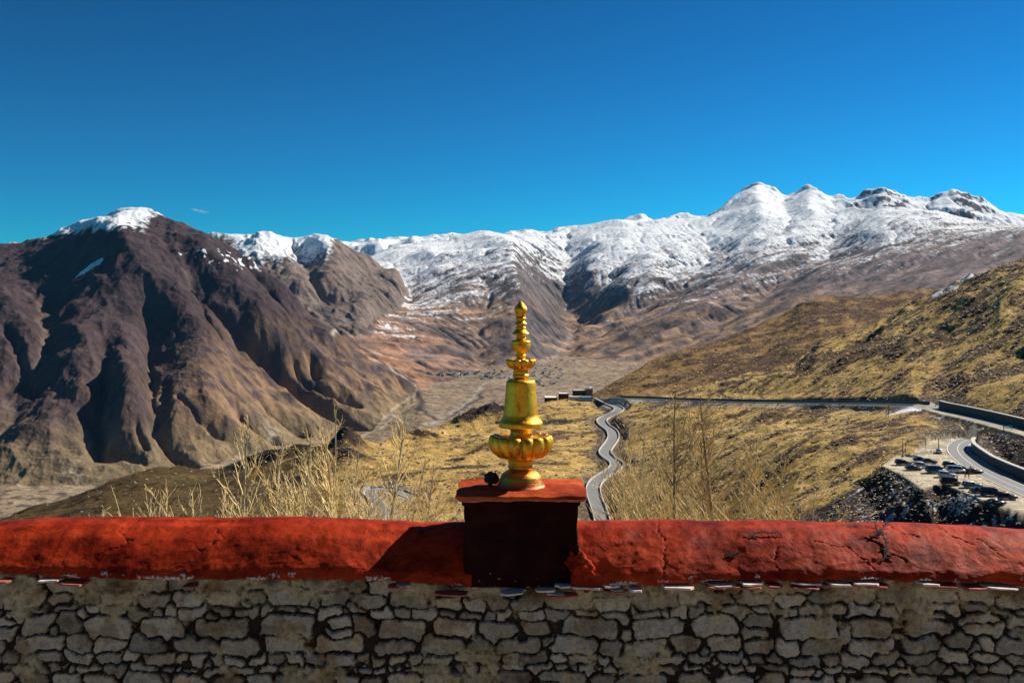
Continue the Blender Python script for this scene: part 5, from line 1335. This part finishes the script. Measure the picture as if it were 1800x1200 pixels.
def lathe(name, prof, seg=72, lob=None, fn=None):
    """prof: (radius, zoom row) from top to bottom; fn(theta, r, z, t) may bend it"""
    P = []
    for (r0, y0), (r1, y1) in zip(prof[:-1], prof[1:]):
        L = math.hypot(r1 - r0, y1 - y0); k = max(1, int(L / 2.2))
        for i in range(k): P.append((r0 + (r1 - r0) * i / k, y0 + (y1 - y0) * i / k))
    P.append(prof[-1]); P = np.array(P, float)
    for _ in range(2): P[1:-1] = (P[:-2] + 2 * P[1:-1] + P[2:]) / 4
    V = []; n = len(P)
    for j, (r, y) in enumerate(P):
        for k in range(seg):
            th = 2 * math.pi * k / seg; R = r * KZ; Z = zz(y)
            if fn: R, Z = fn(th, R, Z, j / (n - 1))
            V.append((R * math.cos(th), R * math.sin(th), Z))
    Fc = [(j * seg + k, (j + 1) * seg + k, (j + 1) * seg + (k + 1) % seg, j * seg + (k + 1) % seg) for j in range(n - 1) for k in range(seg)]
    Fc += [tuple(range(seg)), tuple((n - 1) * seg + k for k in range(seg))[::-1]]
    return mesh_obj(name, V, Fc, M_gold, fin, smooth=True)
lathe('tip', [(1, 42), (5, 45), (13, 53), (21, 63), (25, 72), (25, 79), (21, 88), (17, 93), (20, 96), (19, 101), (14, 102)], 48)
lathe('collar', [(14, 101), (17, 103), (21, 107), (22, 110), (15, 113), (15, 116), (18, 122), (24, 127), (25, 131), (15, 133), (13, 137), (18, 140), (20, 145), (17, 150), (15, 151)], 48)
lathe('collar', [(17, 149), (22, 154), (29, 161), (33, 167), (32, 170), (16, 172), (14, 178), (20, 181), (21, 185), (15, 189), (14, 192)], 48)
lathe('bowl', [(14, 190), (26, 190), (36, 193), (38, 198), (35, 203), (37, 209), (36, 218), (31, 228), (23, 236), (18, 241)], 60)
lathe('neck', [(18, 239), (16, 244), (20, 248), (21, 253), (15, 258), (17, 263), (20, 268)], 48)
def petals(n, amp, rim):
    def fn(th, R, Z, t):
        c = abs(math.cos(n * th / 2)); l = c ** 0.55
        R2 = R * (1 - amp + amp * l) if t > 0.12 else R * (1 - 0.3 * amp * (1 - l))
        Z2 = Z + rim * (l - 0.6) * max(0, 1 - abs(t - 0.28) / 0.3)
        return R2, Z2
    return fn
lathe('small_lotus', [(18, 268), (30, 271), (44, 268), (53, 264), (58, 268), (58, 278), (55, 287), (47, 296), (36, 302), (27, 304)], 160, None, petals(10, 0.15, 0.010))
lathe('neck', [(28, 302), (26, 307), (30, 311), (30, 315), (26, 318), (31, 323), (33, 329), (31, 334), (26, 337), (26, 342)], 60)
lathe('bell', [(24, 340), (38, 340), (49, 343), (55, 350), (57, 362), (58, 385), (61, 420), (64, 455), (67, 478), (73, 492), (82, 503), (84, 507), (84, 522), (80, 525), (60, 526), (45, 527)], 96)
lathe('neck', [(46, 525), (43, 530), (40, 538), (38, 545), (41, 552), (46, 557), (46, 562)], 60)
lathe('lotus', [(46, 560), (70, 566), (92, 562), (108, 556), (119, 561), (124, 575), (124, 592), (119, 608), (108, 624), (92, 636), (74, 641), (50, 642)], 240, None, petals(14, 0.13, 0.016))
lathe('neck', [(46, 640), (44, 646), (49, 651), (50, 657), (45, 663), (47, 669), (51, 675), (48, 682), (40, 686), (42, 690)], 60)
lathe('base', [(40, 686), (54, 690), (68, 699), (77, 712), (82, 728), (88, 742), (95, 750), (98, 757), (96, 764)], 72)
# dark weathered lump beside the finial's foot
bm = bmesh.new(); bmesh.ops.create_icosphere(bm, subdivisions=4, radius=1.0)
for v in bm.verts:
    n_ = float(fbm(np.array([v.co.x * 2.0 + 9]), np.array([v.co.z * 2.0 + v.co.y]), 1.0, 4, 561)[0])
    v.co = Vector((v.co.x * 0.050 * (1 + .35 * n_), v.co.y * 0.05 * (1 + .3 * n_), v.co.z * 0.042 * (1 + .4 * n_)))
me = bpy.data.meshes.new('stone'); bm.to_mesh(me); bm.free(); me.materials.append(gen_mat("sooty stone", (0.02, 0.015, 0.014), 0.9, 0.3, 12, 0.4))
me.polygons.foreach_set('use_smooth', [True] * len(me.polygons))
o = link(bpy.data.objects.new('stone', me)); o.location = ((864 - 900) / F * 6.72, 6.72, -1.152); tag(o, 'black sooty stone sitting on the pillar cap left of the finial', 'stone')

# the paved yard in front of the wall (below the picture; it throws sunlight back on the stones)
yd = mesh_obj('courtyard', [(-14, -9, -4.2), (14, -9, -4.2), (14, YF + 0.3, -4.2), (-14, YF + 0.3, -4.2)], [(0, 1, 2, 3)], gen_mat("paving", (0.30, 0.25, 0.20), 0.9, 0.15, 2.0, 0.2)); yd['kind'] = 'structure'

# unseen building front added behind the viewer to bounce sun onto stones and gilding
M_och = gen_mat("ochre limewash", (0.30, 0.26, 0.22), 0.95, 0.15, 1.2, 0.2)
tb = empty('bounce_facade', (0, -9, -4.2)); tag(tb, 'unseen ochre facade with dark framed windows, added behind the viewer to bounce sunlight', 'building')
box('wall', (0, -2, 4.6), (30, 4, 9.2), M_och, tb); box('frieze', (0, 0.02, 8.4), (30.2, 0.12, 1.3), M_pillar, tb)
tb.children[-1].data.attributes.new('worn', 'FLOAT', 'POINT')
for i in range(8):
    for z_ in (2.0, 5.6):
        box('window', (-12.6 + i * 3.6, 0.04, z_), (1.1, 0.1, 1.7), gen_mat("black window frame", (0.02, 0.02, 0.02), 0.6, 0.1, 3, 0), tb)
# ------------------------------------------------------------------ bare poplar saplings behind the wall
M_bark = gen_mat("pale bark", (0.50, 0.42, 0.28), 0.8, 0.35, 6.0, 0.0)
M_dark = gen_mat('dark bark', (0.20, 0.145, 0.09), 0.85, 0.3, 6.0, 0.0)
M_twig2 = gen_mat('reddish brown twig', (0.48, 0.32, 0.15), 0.8, 0.3, 9.0, 0.0)
M_twig = gen_mat("straw twig", (0.72, 0.52, 0.23), 0.8, 0.35, 9.0, 0.0)
class TubeBuf:
    def __init__(s): s.V = []; s.F = []
    def tube(s, pts, radii, seg=3):
        base = len(s.V)
        for i, p in enumerate(pts):
            t = (pts[min(i + 1, len(pts) - 1)] - pts[max(i - 1, 0)]).normalized(); a = t.orthogonal().normalized(); b = t.cross(a)
            for k in range(seg):
                w = 2 * math.pi * k / seg; s.V.append(p + (a * math.cos(w) + b * math.sin(w)) * radii[i])
        for i in range(len(pts) - 1):
            for k in range(seg):
                k2 = (k + 1) % seg; s.F.append((base + i * seg + k, base + i * seg + k2, base + (i + 1) * seg + k2, base + (i + 1) * seg + k))
    def leaf(s, p, r, rd):
        a = Vector((rd.uniform(-1, 1), rd.uniform(-1, 1), rd.uniform(-1, 1))).normalized(); b = a.orthogonal().normalized(); i = len(s.V)
        s.V += [p - a * r, p + b * r * .6, p + a * r, p - b * r * .6]; s.F.append((i, i + 1, i + 2, i + 3))
def limb(rd, p, d, L, n, bend, up):
    pts = [p]; d = d.normalized()
    for k in range(n):
        d = (d + Vector((rd.gauss(0, bend), rd.gauss(0, bend), rd.gauss(0, bend) + up))).normalized(); pts.append(pts[-1] + d * L / n)
    return pts, d
def sapling(px, ytop, d, seed, label, group, spread=1.0, dens=1.0, bushy=False, lean=0.0):
    rd = random.Random(seed); x = (px - 900) / F * d; zt = -(ytop - HZ) / F * d; zg = ground_at(x, d) - 0.1; H = zt - zg
    root = empty('bare_sapling' if not bushy else 'bare_shrub', (x, d, zg)); tag(root, label, 'tree' if not bushy else 'shrub', group)
    T = TubeBuf(); Cb = TubeBuf()
    stems = 1 if not bushy else rd.randint(3, 5)
    r0 = (0.014 + H * 0.0105) if not bushy else 0.014 + H * 0.005
    zvis = (-(925 - HZ) / F * d) - zg               # below this the wall hides it: keep it light
    for s in range(stems):
        dirv = Vector((rd.gauss(lean, 0.03 if not bushy else 0.28), rd.gauss(0, 0.03 if not bushy else 0.25), 1))
        hh = H * (1 if s == 0 else rd.uniform(.65, .98))
        pts, _ = limb(rd, Vector((0, 0, 0)), dirv, hh, 12, 0.035, 0.03)
        rr = [r0 * (1 - 0.88 * (i / 12) ** 0.9) for i in range(13)]
        (T if s == 0 else Cb).tube(pts, rr, 5)
        nb = int((26 if not bushy else 6) * dens)
        for b in range(nb):
            t = max(0.25, (zvis - 0.7) / H) if rd.random() < .9 else 0.2
            t = t + (0.97 - t) * rd.random() ** 1.15
            i = min(11, int(t * 12)); f = t * 12 - i; p = pts[i].lerp(pts[i + 1], f)
            a = rd.uniform(0, 2 * math.pi); el = rd.uniform(0.55, 1.15)
            dv = Vector((math.cos(a) * math.cos(el), math.sin(a) * math.cos(el), math.sin(el)))
            L = (1 - t) * H * rd.uniform(.30, .62) * spread + 0.22
            q, dd = limb(rd, p, dv, L, 6, 0.13, 0.05)
            rb = min(rr[i] * 0.7, 0.024); rb = max(rb, 0.0072)
            Cb.tube(q, [rb * (1 - 0.65 * k / 6) for k in range(7)], 3)
            for w in range(rd.randint(3, 6)):
                j = rd.randint(1, 5); a2 = rd.uniform(0, 2 * math.pi)
                dv2 = (q[j + 1] - q[j]).normalized() + Vector((math.cos(a2), math.sin(a2), rd.uniform(-.1, .5))) * rd.uniform(.4, .9)
                g, _ = limb(rd, q[j], dv2, L * rd.uniform(.2, .5) + .08, 3, .18, .06); Cb.tube(g, [0.0070, 0.006, 0.005, 0.0035], 3)
                for u in range(rd.randint(1, 3)): Cb.leaf(g[rd.randint(1, 3)] , rd.uniform(.012, .024), rd)
    mesh_obj('trunk', T.V, T.F, M_dark if 'dark stem' in label else M_bark, root, smooth=True); mesh_obj('crown', Cb.V, Cb.F, M_twig2 if ('dark stem' in label or 'reddish' in label or 'behind' in label[:40] and seed % 2) else M_twig, root)
GL, GR = 'bare saplings behind the wall left of the pillar', 'bare saplings behind the wall right of the pillar'
left = [(418, 742, 24, 'tallest forked sapling at the left end of the shrubs'), (485, 748, 24, 'straight pale stemmed sapling second among the tall left ones'), (565, 722, 26, 'tall thin sapling left of the dark rocky knoll'), (590, 745, 25, 'thin sapling just beside the dark rocky knoll'), (641, 716, 23, 'tallest sapling of the left group, right of the dark rocky knoll'),
        (700, 795, 27, 'slender low sapling between the knoll and the pillar'), (720, 812, 26, 'low reddish sapling, nearest the pillar on its left'), (525, 790, 26, 'thin leafy sapling in the middle of the left group'), (450, 765, 28, 'thin sapling between the two pale forked ones'), (610, 770, 28, 'background sapling behind the tall left ones')]
for i, (px, yt, d, lb) in enumerate(left): sapling(px, yt, d, 100 + i, lb, GL, 0.9, 0.9)
right = [(1186, 688, 22, 'tallest dark stemmed sapling right of the pillar'), (1273, 690, 23, 'second tallest dark stemmed sapling, right of the tallest'), (1243, 752, 25, 'dark stemmed sapling between the two tallest'), (1138, 752, 24, 'pale forked sapling left of the tallest one'), (1100, 745, 27, 'slender sapling close to the winding road'), (1218, 705, 27, 'thin sapling just right of the tallest one'),
         (1325, 760, 25, 'thin sapling at the right side of the right group'), (1080, 830, 25, 'low sapling over the lower end of the winding road'), (1165, 780, 28, 'slim sapling behind the tallest one at left'), (1300, 775, 28, 'slim sapling behind the second tallest one'), (1360, 800, 26, 'low rightmost sapling before the open slope')]
for i, (px, yt, d, lb) in enumerate(right): sapling(px, yt, d, 200 + i, lb, GR, 1.0, 1.0)
rdd = random.Random(4); ORD = ['leftmost', 'second', 'third', 'fourth', 'fifth', 'sixth', 'seventh', 'eighth', 'ninth', 'tenth', 'eleventh', 'twelfth', 'thirteenth', 'fourteenth', 'fifteenth']
GS1, GS2 = 'low bare shrubs behind the wall left of the pillar', 'low bare shrubs behind the wall right of the pillar'
for i, px in enumerate([365, 395, 425, 455, 480, 508, 535, 562, 590, 618, 645, 672, 700, 735]):
    sapling(px + rdd.uniform(-8, 8), rdd.uniform(822, 858) + (15 if px > 660 or px < 370 else 0) + (18 if px > 720 else 0), rdd.uniform(18, 24), 300 + i, 'low straw coloured bare shrub, %s from the left in the thicket left of the pillar' % ORD[i] if i else 'low bare shrub at the left end of the thicket left of the pillar', GS1, 1.5, 1.0, True)
for i, px in enumerate([1033, 1050, 1085, 1112, 1140, 1165, 1192, 1220, 1247, 1275, 1302, 1330, 1358, 1385, 1412]):
    sapling(px + rdd.uniform(-8, 8), rdd.uniform(805, 850) + (25 if px > 1370 else 0), rdd.uniform(18, 24), 340 + i, 'low straw coloured bare shrub, %s from the left in the thicket right of the pillar' % ORD[i] if i else 'low bare shrub nearest the pillar in the thicket on its right', GS2, 1.5, 1.0, True)
# ------------------------------------------------------------------ buildings on the knoll and the village in the valley
M_maroon = gen_mat("maroon plaster", (0.10, 0.035, 0.03), 0.9, 0.3, 0.6, 0.2)
M_redb = gen_mat("red brick", (0.30, 0.09, 0.06), 0.9, 0.25, 0.8, 0.2)
M_whit = gen_mat("whitewash", (0.72, 0.70, 0.66), 0.9, 0.12, 0.7, 0.1)
M_blue = gen_mat("blue tin roof", (0.22, 0.40, 0.50), 0.4, 0.15, 0.7, 0.0)
M_win = gen_mat("dark window", (0.02, 0.02, 0.025), 0.3, 0.1, 2, 0.0)
M_grey = gen_mat("grey roof", (0.40, 0.38, 0.36), 0.85, 0.2, 0.8, 0.1)
def building(px, py_base, wpx, hpx, d, dep, label, wall_m, roof_m, wins=(3, 2), rz=0.0, cat='building', extra=None):
    x = (px - 900) / F * d; w = wpx / F * d; h = hpx / F * d; zg = -(py_base - HZ) / F * d
    r = empty('building', (x, d + dep / 2, zg), rz); tag(r, label, cat, 'buildings at the head of the winding road')
    box('wall', (0, 0, h / 2 - 3), (w, dep, h + 6), wall_m, r)
    box('roof', (0, 0, h + 0.12), (w + 0.5, dep + 0.5, 0.24), roof_m, r)
    for s in (-1, 1): box('parapet', (s * (w / 2 + 0.02), 0, h + 0.45), (0.3, dep + 0.3, 0.42), roof_m, r)
    nx, nz = wins
    for i in range(nx):
        for k in range(nz):
            box('window', (-w / 2 + w * (i + .5) / nx, -dep / 2 - 0.03, h * (k + .55) / nz), (w / nx * .42, 0.12, h / nz * .42), M_win, r)
    if extra: extra(r, w, h, dep)
def tower_top(r, w, h, dep):
    box('lantern', (-w * .1, 0, h + 0.95), (w * .35, dep * .4, 1.3), M_whit, r)
    box('roof_band', (0, 0, h - 0.5), (w + 0.14, dep + 0.14, 0.9), M_whit, r)
building(1036, 697, 12, 15, 712, 6, 'red tower block with white top at the right end of the hilltop buildings', M_redb, M_whit, (3, 3), extra=tower_top)
building(1018.5, 697, 22, 10.5, 716, 9, 'long maroon house left of the red tower', M_maroon, M_grey, (6, 2))
building(991, 701, 17, 9, 705, 7, 'small red house with pale flat roof standing by itself', M_maroon, M_whit, (3, 2))
building(969, 705, 22, 6, 692, 12, 'low white roofed shed at the left end of the hilltop buildings', M_maroon, M_whit, (4, 1))
building(1011, 700, 20, 2.6, 700, 4, 'low pale annex in front of the maroon house', M_whit, M_whit, (5, 1))
building(1031, 700.5, 20, 2.6, 698, 6, 'blue roofed low shed below the red tower', M_blue, M_blue, (4, 1))
# village houses: five shapes, copied
def vhouse(kind):
    bm = bmesh.new()
    def add(c, s):
        g = bmesh.ops.create_cube(bm, size=1)['verts']
        for v in g: v.co = Vector((v.co.x * s[0] + c[0], v.co.y * s[1] + c[1], v.co.z * s[2] + c[2]))
    if kind == 0: add((0, 0, 2), (9, 8, 8)); add((5.5, 1, 1), (4, 7, 6)); add((-3, 0, 6.4), (1.5, 8.3, .8))
    if kind == 1: add((0, 0, 1), (14, 7, 6)); add((-4, -4, 1), (5, 5, 5.4)); add((0, 3.2, 4.4), (14.3, .6, .8))
    if kind == 2: add((0, 0, 2.2), (7, 7, 9)); add((0, 0, 6.9), (7.5, 7.5, .5)); add((-6, -1, .6), (6, 9, 5))
    if kind == 3: add((0, 0, 0.6), (18, 6, 5)); add((7, -5, .5), (5, 8, 4.6)); add((0, 0, 3.3), (18.4, 6.4, .4))
    if kind == 4: add((0, 0, 1.5), (10, 9, 7)); add((0, -6, .2), (13, 4, 4)); add((3, 0, 5.6), (3.5, 3, 1.6))
    me = bpy.data.meshes.new('village_house'); bm.to_mesh(me); bm.free(); return me
shapes = [vhouse(k) for k in range(5)]
M_v = [gen_mat("mud wall", (0.30, 0.24, 0.19), 0.95, 0.2, 0.3, 0.0), gen_mat("village white", (0.62, 0.60, 0.57), 0.95, 0.1, 0.3, 0.0), gen_mat("village blue", (0.25, 0.33, 0.42), 0.7, 0.1, 0.3, 0.0), gen_mat("village brown", (0.17, 0.12, 0.10), 0.95, 0.2, 0.3, 0.0)]
rv = random.Random(12); cnt = 0
meshes = {}
for s in range(5):
    for m in range(4):
        q = shapes[s].copy(); q.materials.append(M_v[m]); meshes[(s, m)] = q
def far_pt(px, py):
    fn = lambda a_, b_: bil(FAR, np.atleast_1d(a_), np.atleast_1d(b_)); return onray(fn, px, py, 3000, 6500, 900)
areas = [(752, 855, 655, 662, 34, 'left arm of the far valley village'), (830, 905, 650, 667, 30, 'centre of the far valley village'), (930, 990, 640, 668, 32, 'right part of the far valley village'), (925, 985, 668, 684, 8, 'lower edge of the far valley village'), (960, 1010, 628, 640, 6, 'upper slope of the far valley village')]
for (a, b, c_, d_, n_, lb) in areas:
    for k in range(n_):
        P = far_pt(rv.uniform(a, b), rv.uniform(c_, d_))
        o = bpy.data.objects.new('village_house', meshes[(rv.randint(0, 4), rv.choice([0, 0, 1, 1, 1, 2, 3]))])
        o.location = (P[0], P[1], P[2] - 0.5); o.rotation_euler = (0, 0, rv.uniform(-.3, .3)); SC.collection.objects.link(o)
        tag(o, 'tiny flat roofed house in the ' + lb, 'house', 'houses: ' + lb)

# rubble: separate stones beside the car park and along the cuttings read as one mass
def rubble(name, pts, n, smin, smax, mat, label, seed, jit=1.0):
    r = random.Random(seed); bm0 = bmesh.new(); bmesh.ops.create_icosphere(bm0, subdivisions=1, radius=1); bv = [v.co.copy() for v in bm0.verts]; bf = [[v.index for v in f.verts] for f in bm0.faces]; bm0.free()
    V = []; Fc = []; xs = []; ys = []; L = []
    for k in range(n):
        i = r.randint(0, len(pts) - 2); t = r.random(); p = pts[i] * (1 - t) + pts[i + 1] * t
        xs.append(p[0] + r.gauss(0, jit)); ys.append(p[1] + r.gauss(0, jit)); L.append(r.uniform(smin, smax))
    zs = land(np.array(xs), np.array(ys))[0]
    for x, y, z, s in zip(xs, ys, zs, L):
        sx, sy, sz = s * r.uniform(.7, 1.3), s * r.uniform(.7, 1.3), s * r.uniform(.4, .9); b0 = len(V)
        for v in bv: j = r.uniform(.75, 1.2); V.append((x + v.x * sx * j, y + v.y * sy * j, z + v.z * sz * j + s * .2))
        Fc += [tuple(i + b0 for i in f) for f in bf]
    o = mesh_obj(name, V, Fc, mat); tag(o, label, 'rubble', None, 'stuff'); return o
M_rub = gen_mat("white rubble", (0.62, 0.58, 0.52), 0.9, 0.3, 2, 0.0); M_rub2 = gen_mat("dark rubble", (0.12, 0.10, 0.09), 0.95, 0.4, 2, 0.0)
rubble('rubble', [plane_pt(1660, 862, LOTZ), plane_pt(1690, 866, LOTZ), plane_pt(1705, 876, LOTZ), plane_pt(1700, 868, LOTZ)], 260, .12, .42, M_rub, 'heap of broken white stones in front of the maroon van', 1, 1.3)
rubble('rubble', [plane_pt(1596, 801, LOTZ), plane_pt(1606, 803, LOTZ)], 60, .2, .5, M_rub2, 'dark heap of stones behind the left cluster of cars', 2, 1.0)
rubble('rubble', [plane_pt(1608, 799, LOTZ), plane_pt(1640, 793, LOTZ), plane_pt(1622, 797, LOTZ)], 90, .12, .4, M_rub, 'row of pale stones along the back rim of the car park', 3, .9)
rubble('rubble', [plane_pt(1553, 823, LOTZ), plane_pt(1590, 842, LOTZ), plane_pt(1625, 860, LOTZ)], 160, .1, .3, M_rub, 'scattered stones along the left rim of the car park above the bank', 4, 1.2)
# the small wisp of cloud above the left mountain
bm = bmesh.new(); rc = random.Random(3)
for k in range(16):
    g = bmesh.ops.create_icosphere(bm, subdivisions=2, radius=1)['verts']; t = k / 15.0; sx = 45 * (1 - abs(t - .5)) ; c_ = ((t - .5) * 200, rc.uniform(-20, 20), -(t - .5) * 45 + rc.uniform(-8, 8))
    for v in g: v.co = Vector((v.co.x * sx + c_[0], v.co.y * 30 + c_[1], v.co.z * 14 * (1.2 - abs(t - .4)) + c_[2]))
me = bpy.data.meshes.new('cloud'); bm.to_mesh(me); bm.free()
m, nt, N, L, b = new_mat("thin cloud"); N.remove(b)
vp = N.new('ShaderNodeVolumePrincipled'); vp.inputs['Density'].default_value = 0.006; vp.inputs['Color'].default_value = (1, 1, 1, 1); L.new(vp.outputs[0], N['Material Output'].inputs['Volume'])
me.materials.append(m); o = link(bpy.data.objects.new('cloud', me)); o.location = W3(352, 371, 14000); o['kind'] = 'structure'
# ------------------------------------------------------------------ the air: one closed box of thin even haze round the camera and the land
bm = bmesh.new(); bmesh.ops.create_cube(bm, size=1)
for v in bm.verts: v.co = Vector((v.co.x * 26000, 2000 + (v.co.y + 0.5) * 13800 - 3500, -700 + (v.co.z + 0.5) * 2900))
me = bpy.data.meshes.new('haze'); bm.to_mesh(me); bm.free()
m, nt, N, L, b = new_mat("haze"); N.remove(b)
vp = N.new('ShaderNodeVolumePrincipled'); vp.inputs['Density'].default_value = 0.9e-5; vp.inputs['Color'].default_value = (0.20, 0.55, 1.0, 1); vp.inputs['Anisotropy'].default_value = 0.0
L.new(vp.outputs[0], N['Material Output'].inputs['Volume']); me.materials.append(m)
o = link(bpy.data.objects.new('haze', me)); o['kind'] = 'stuff'
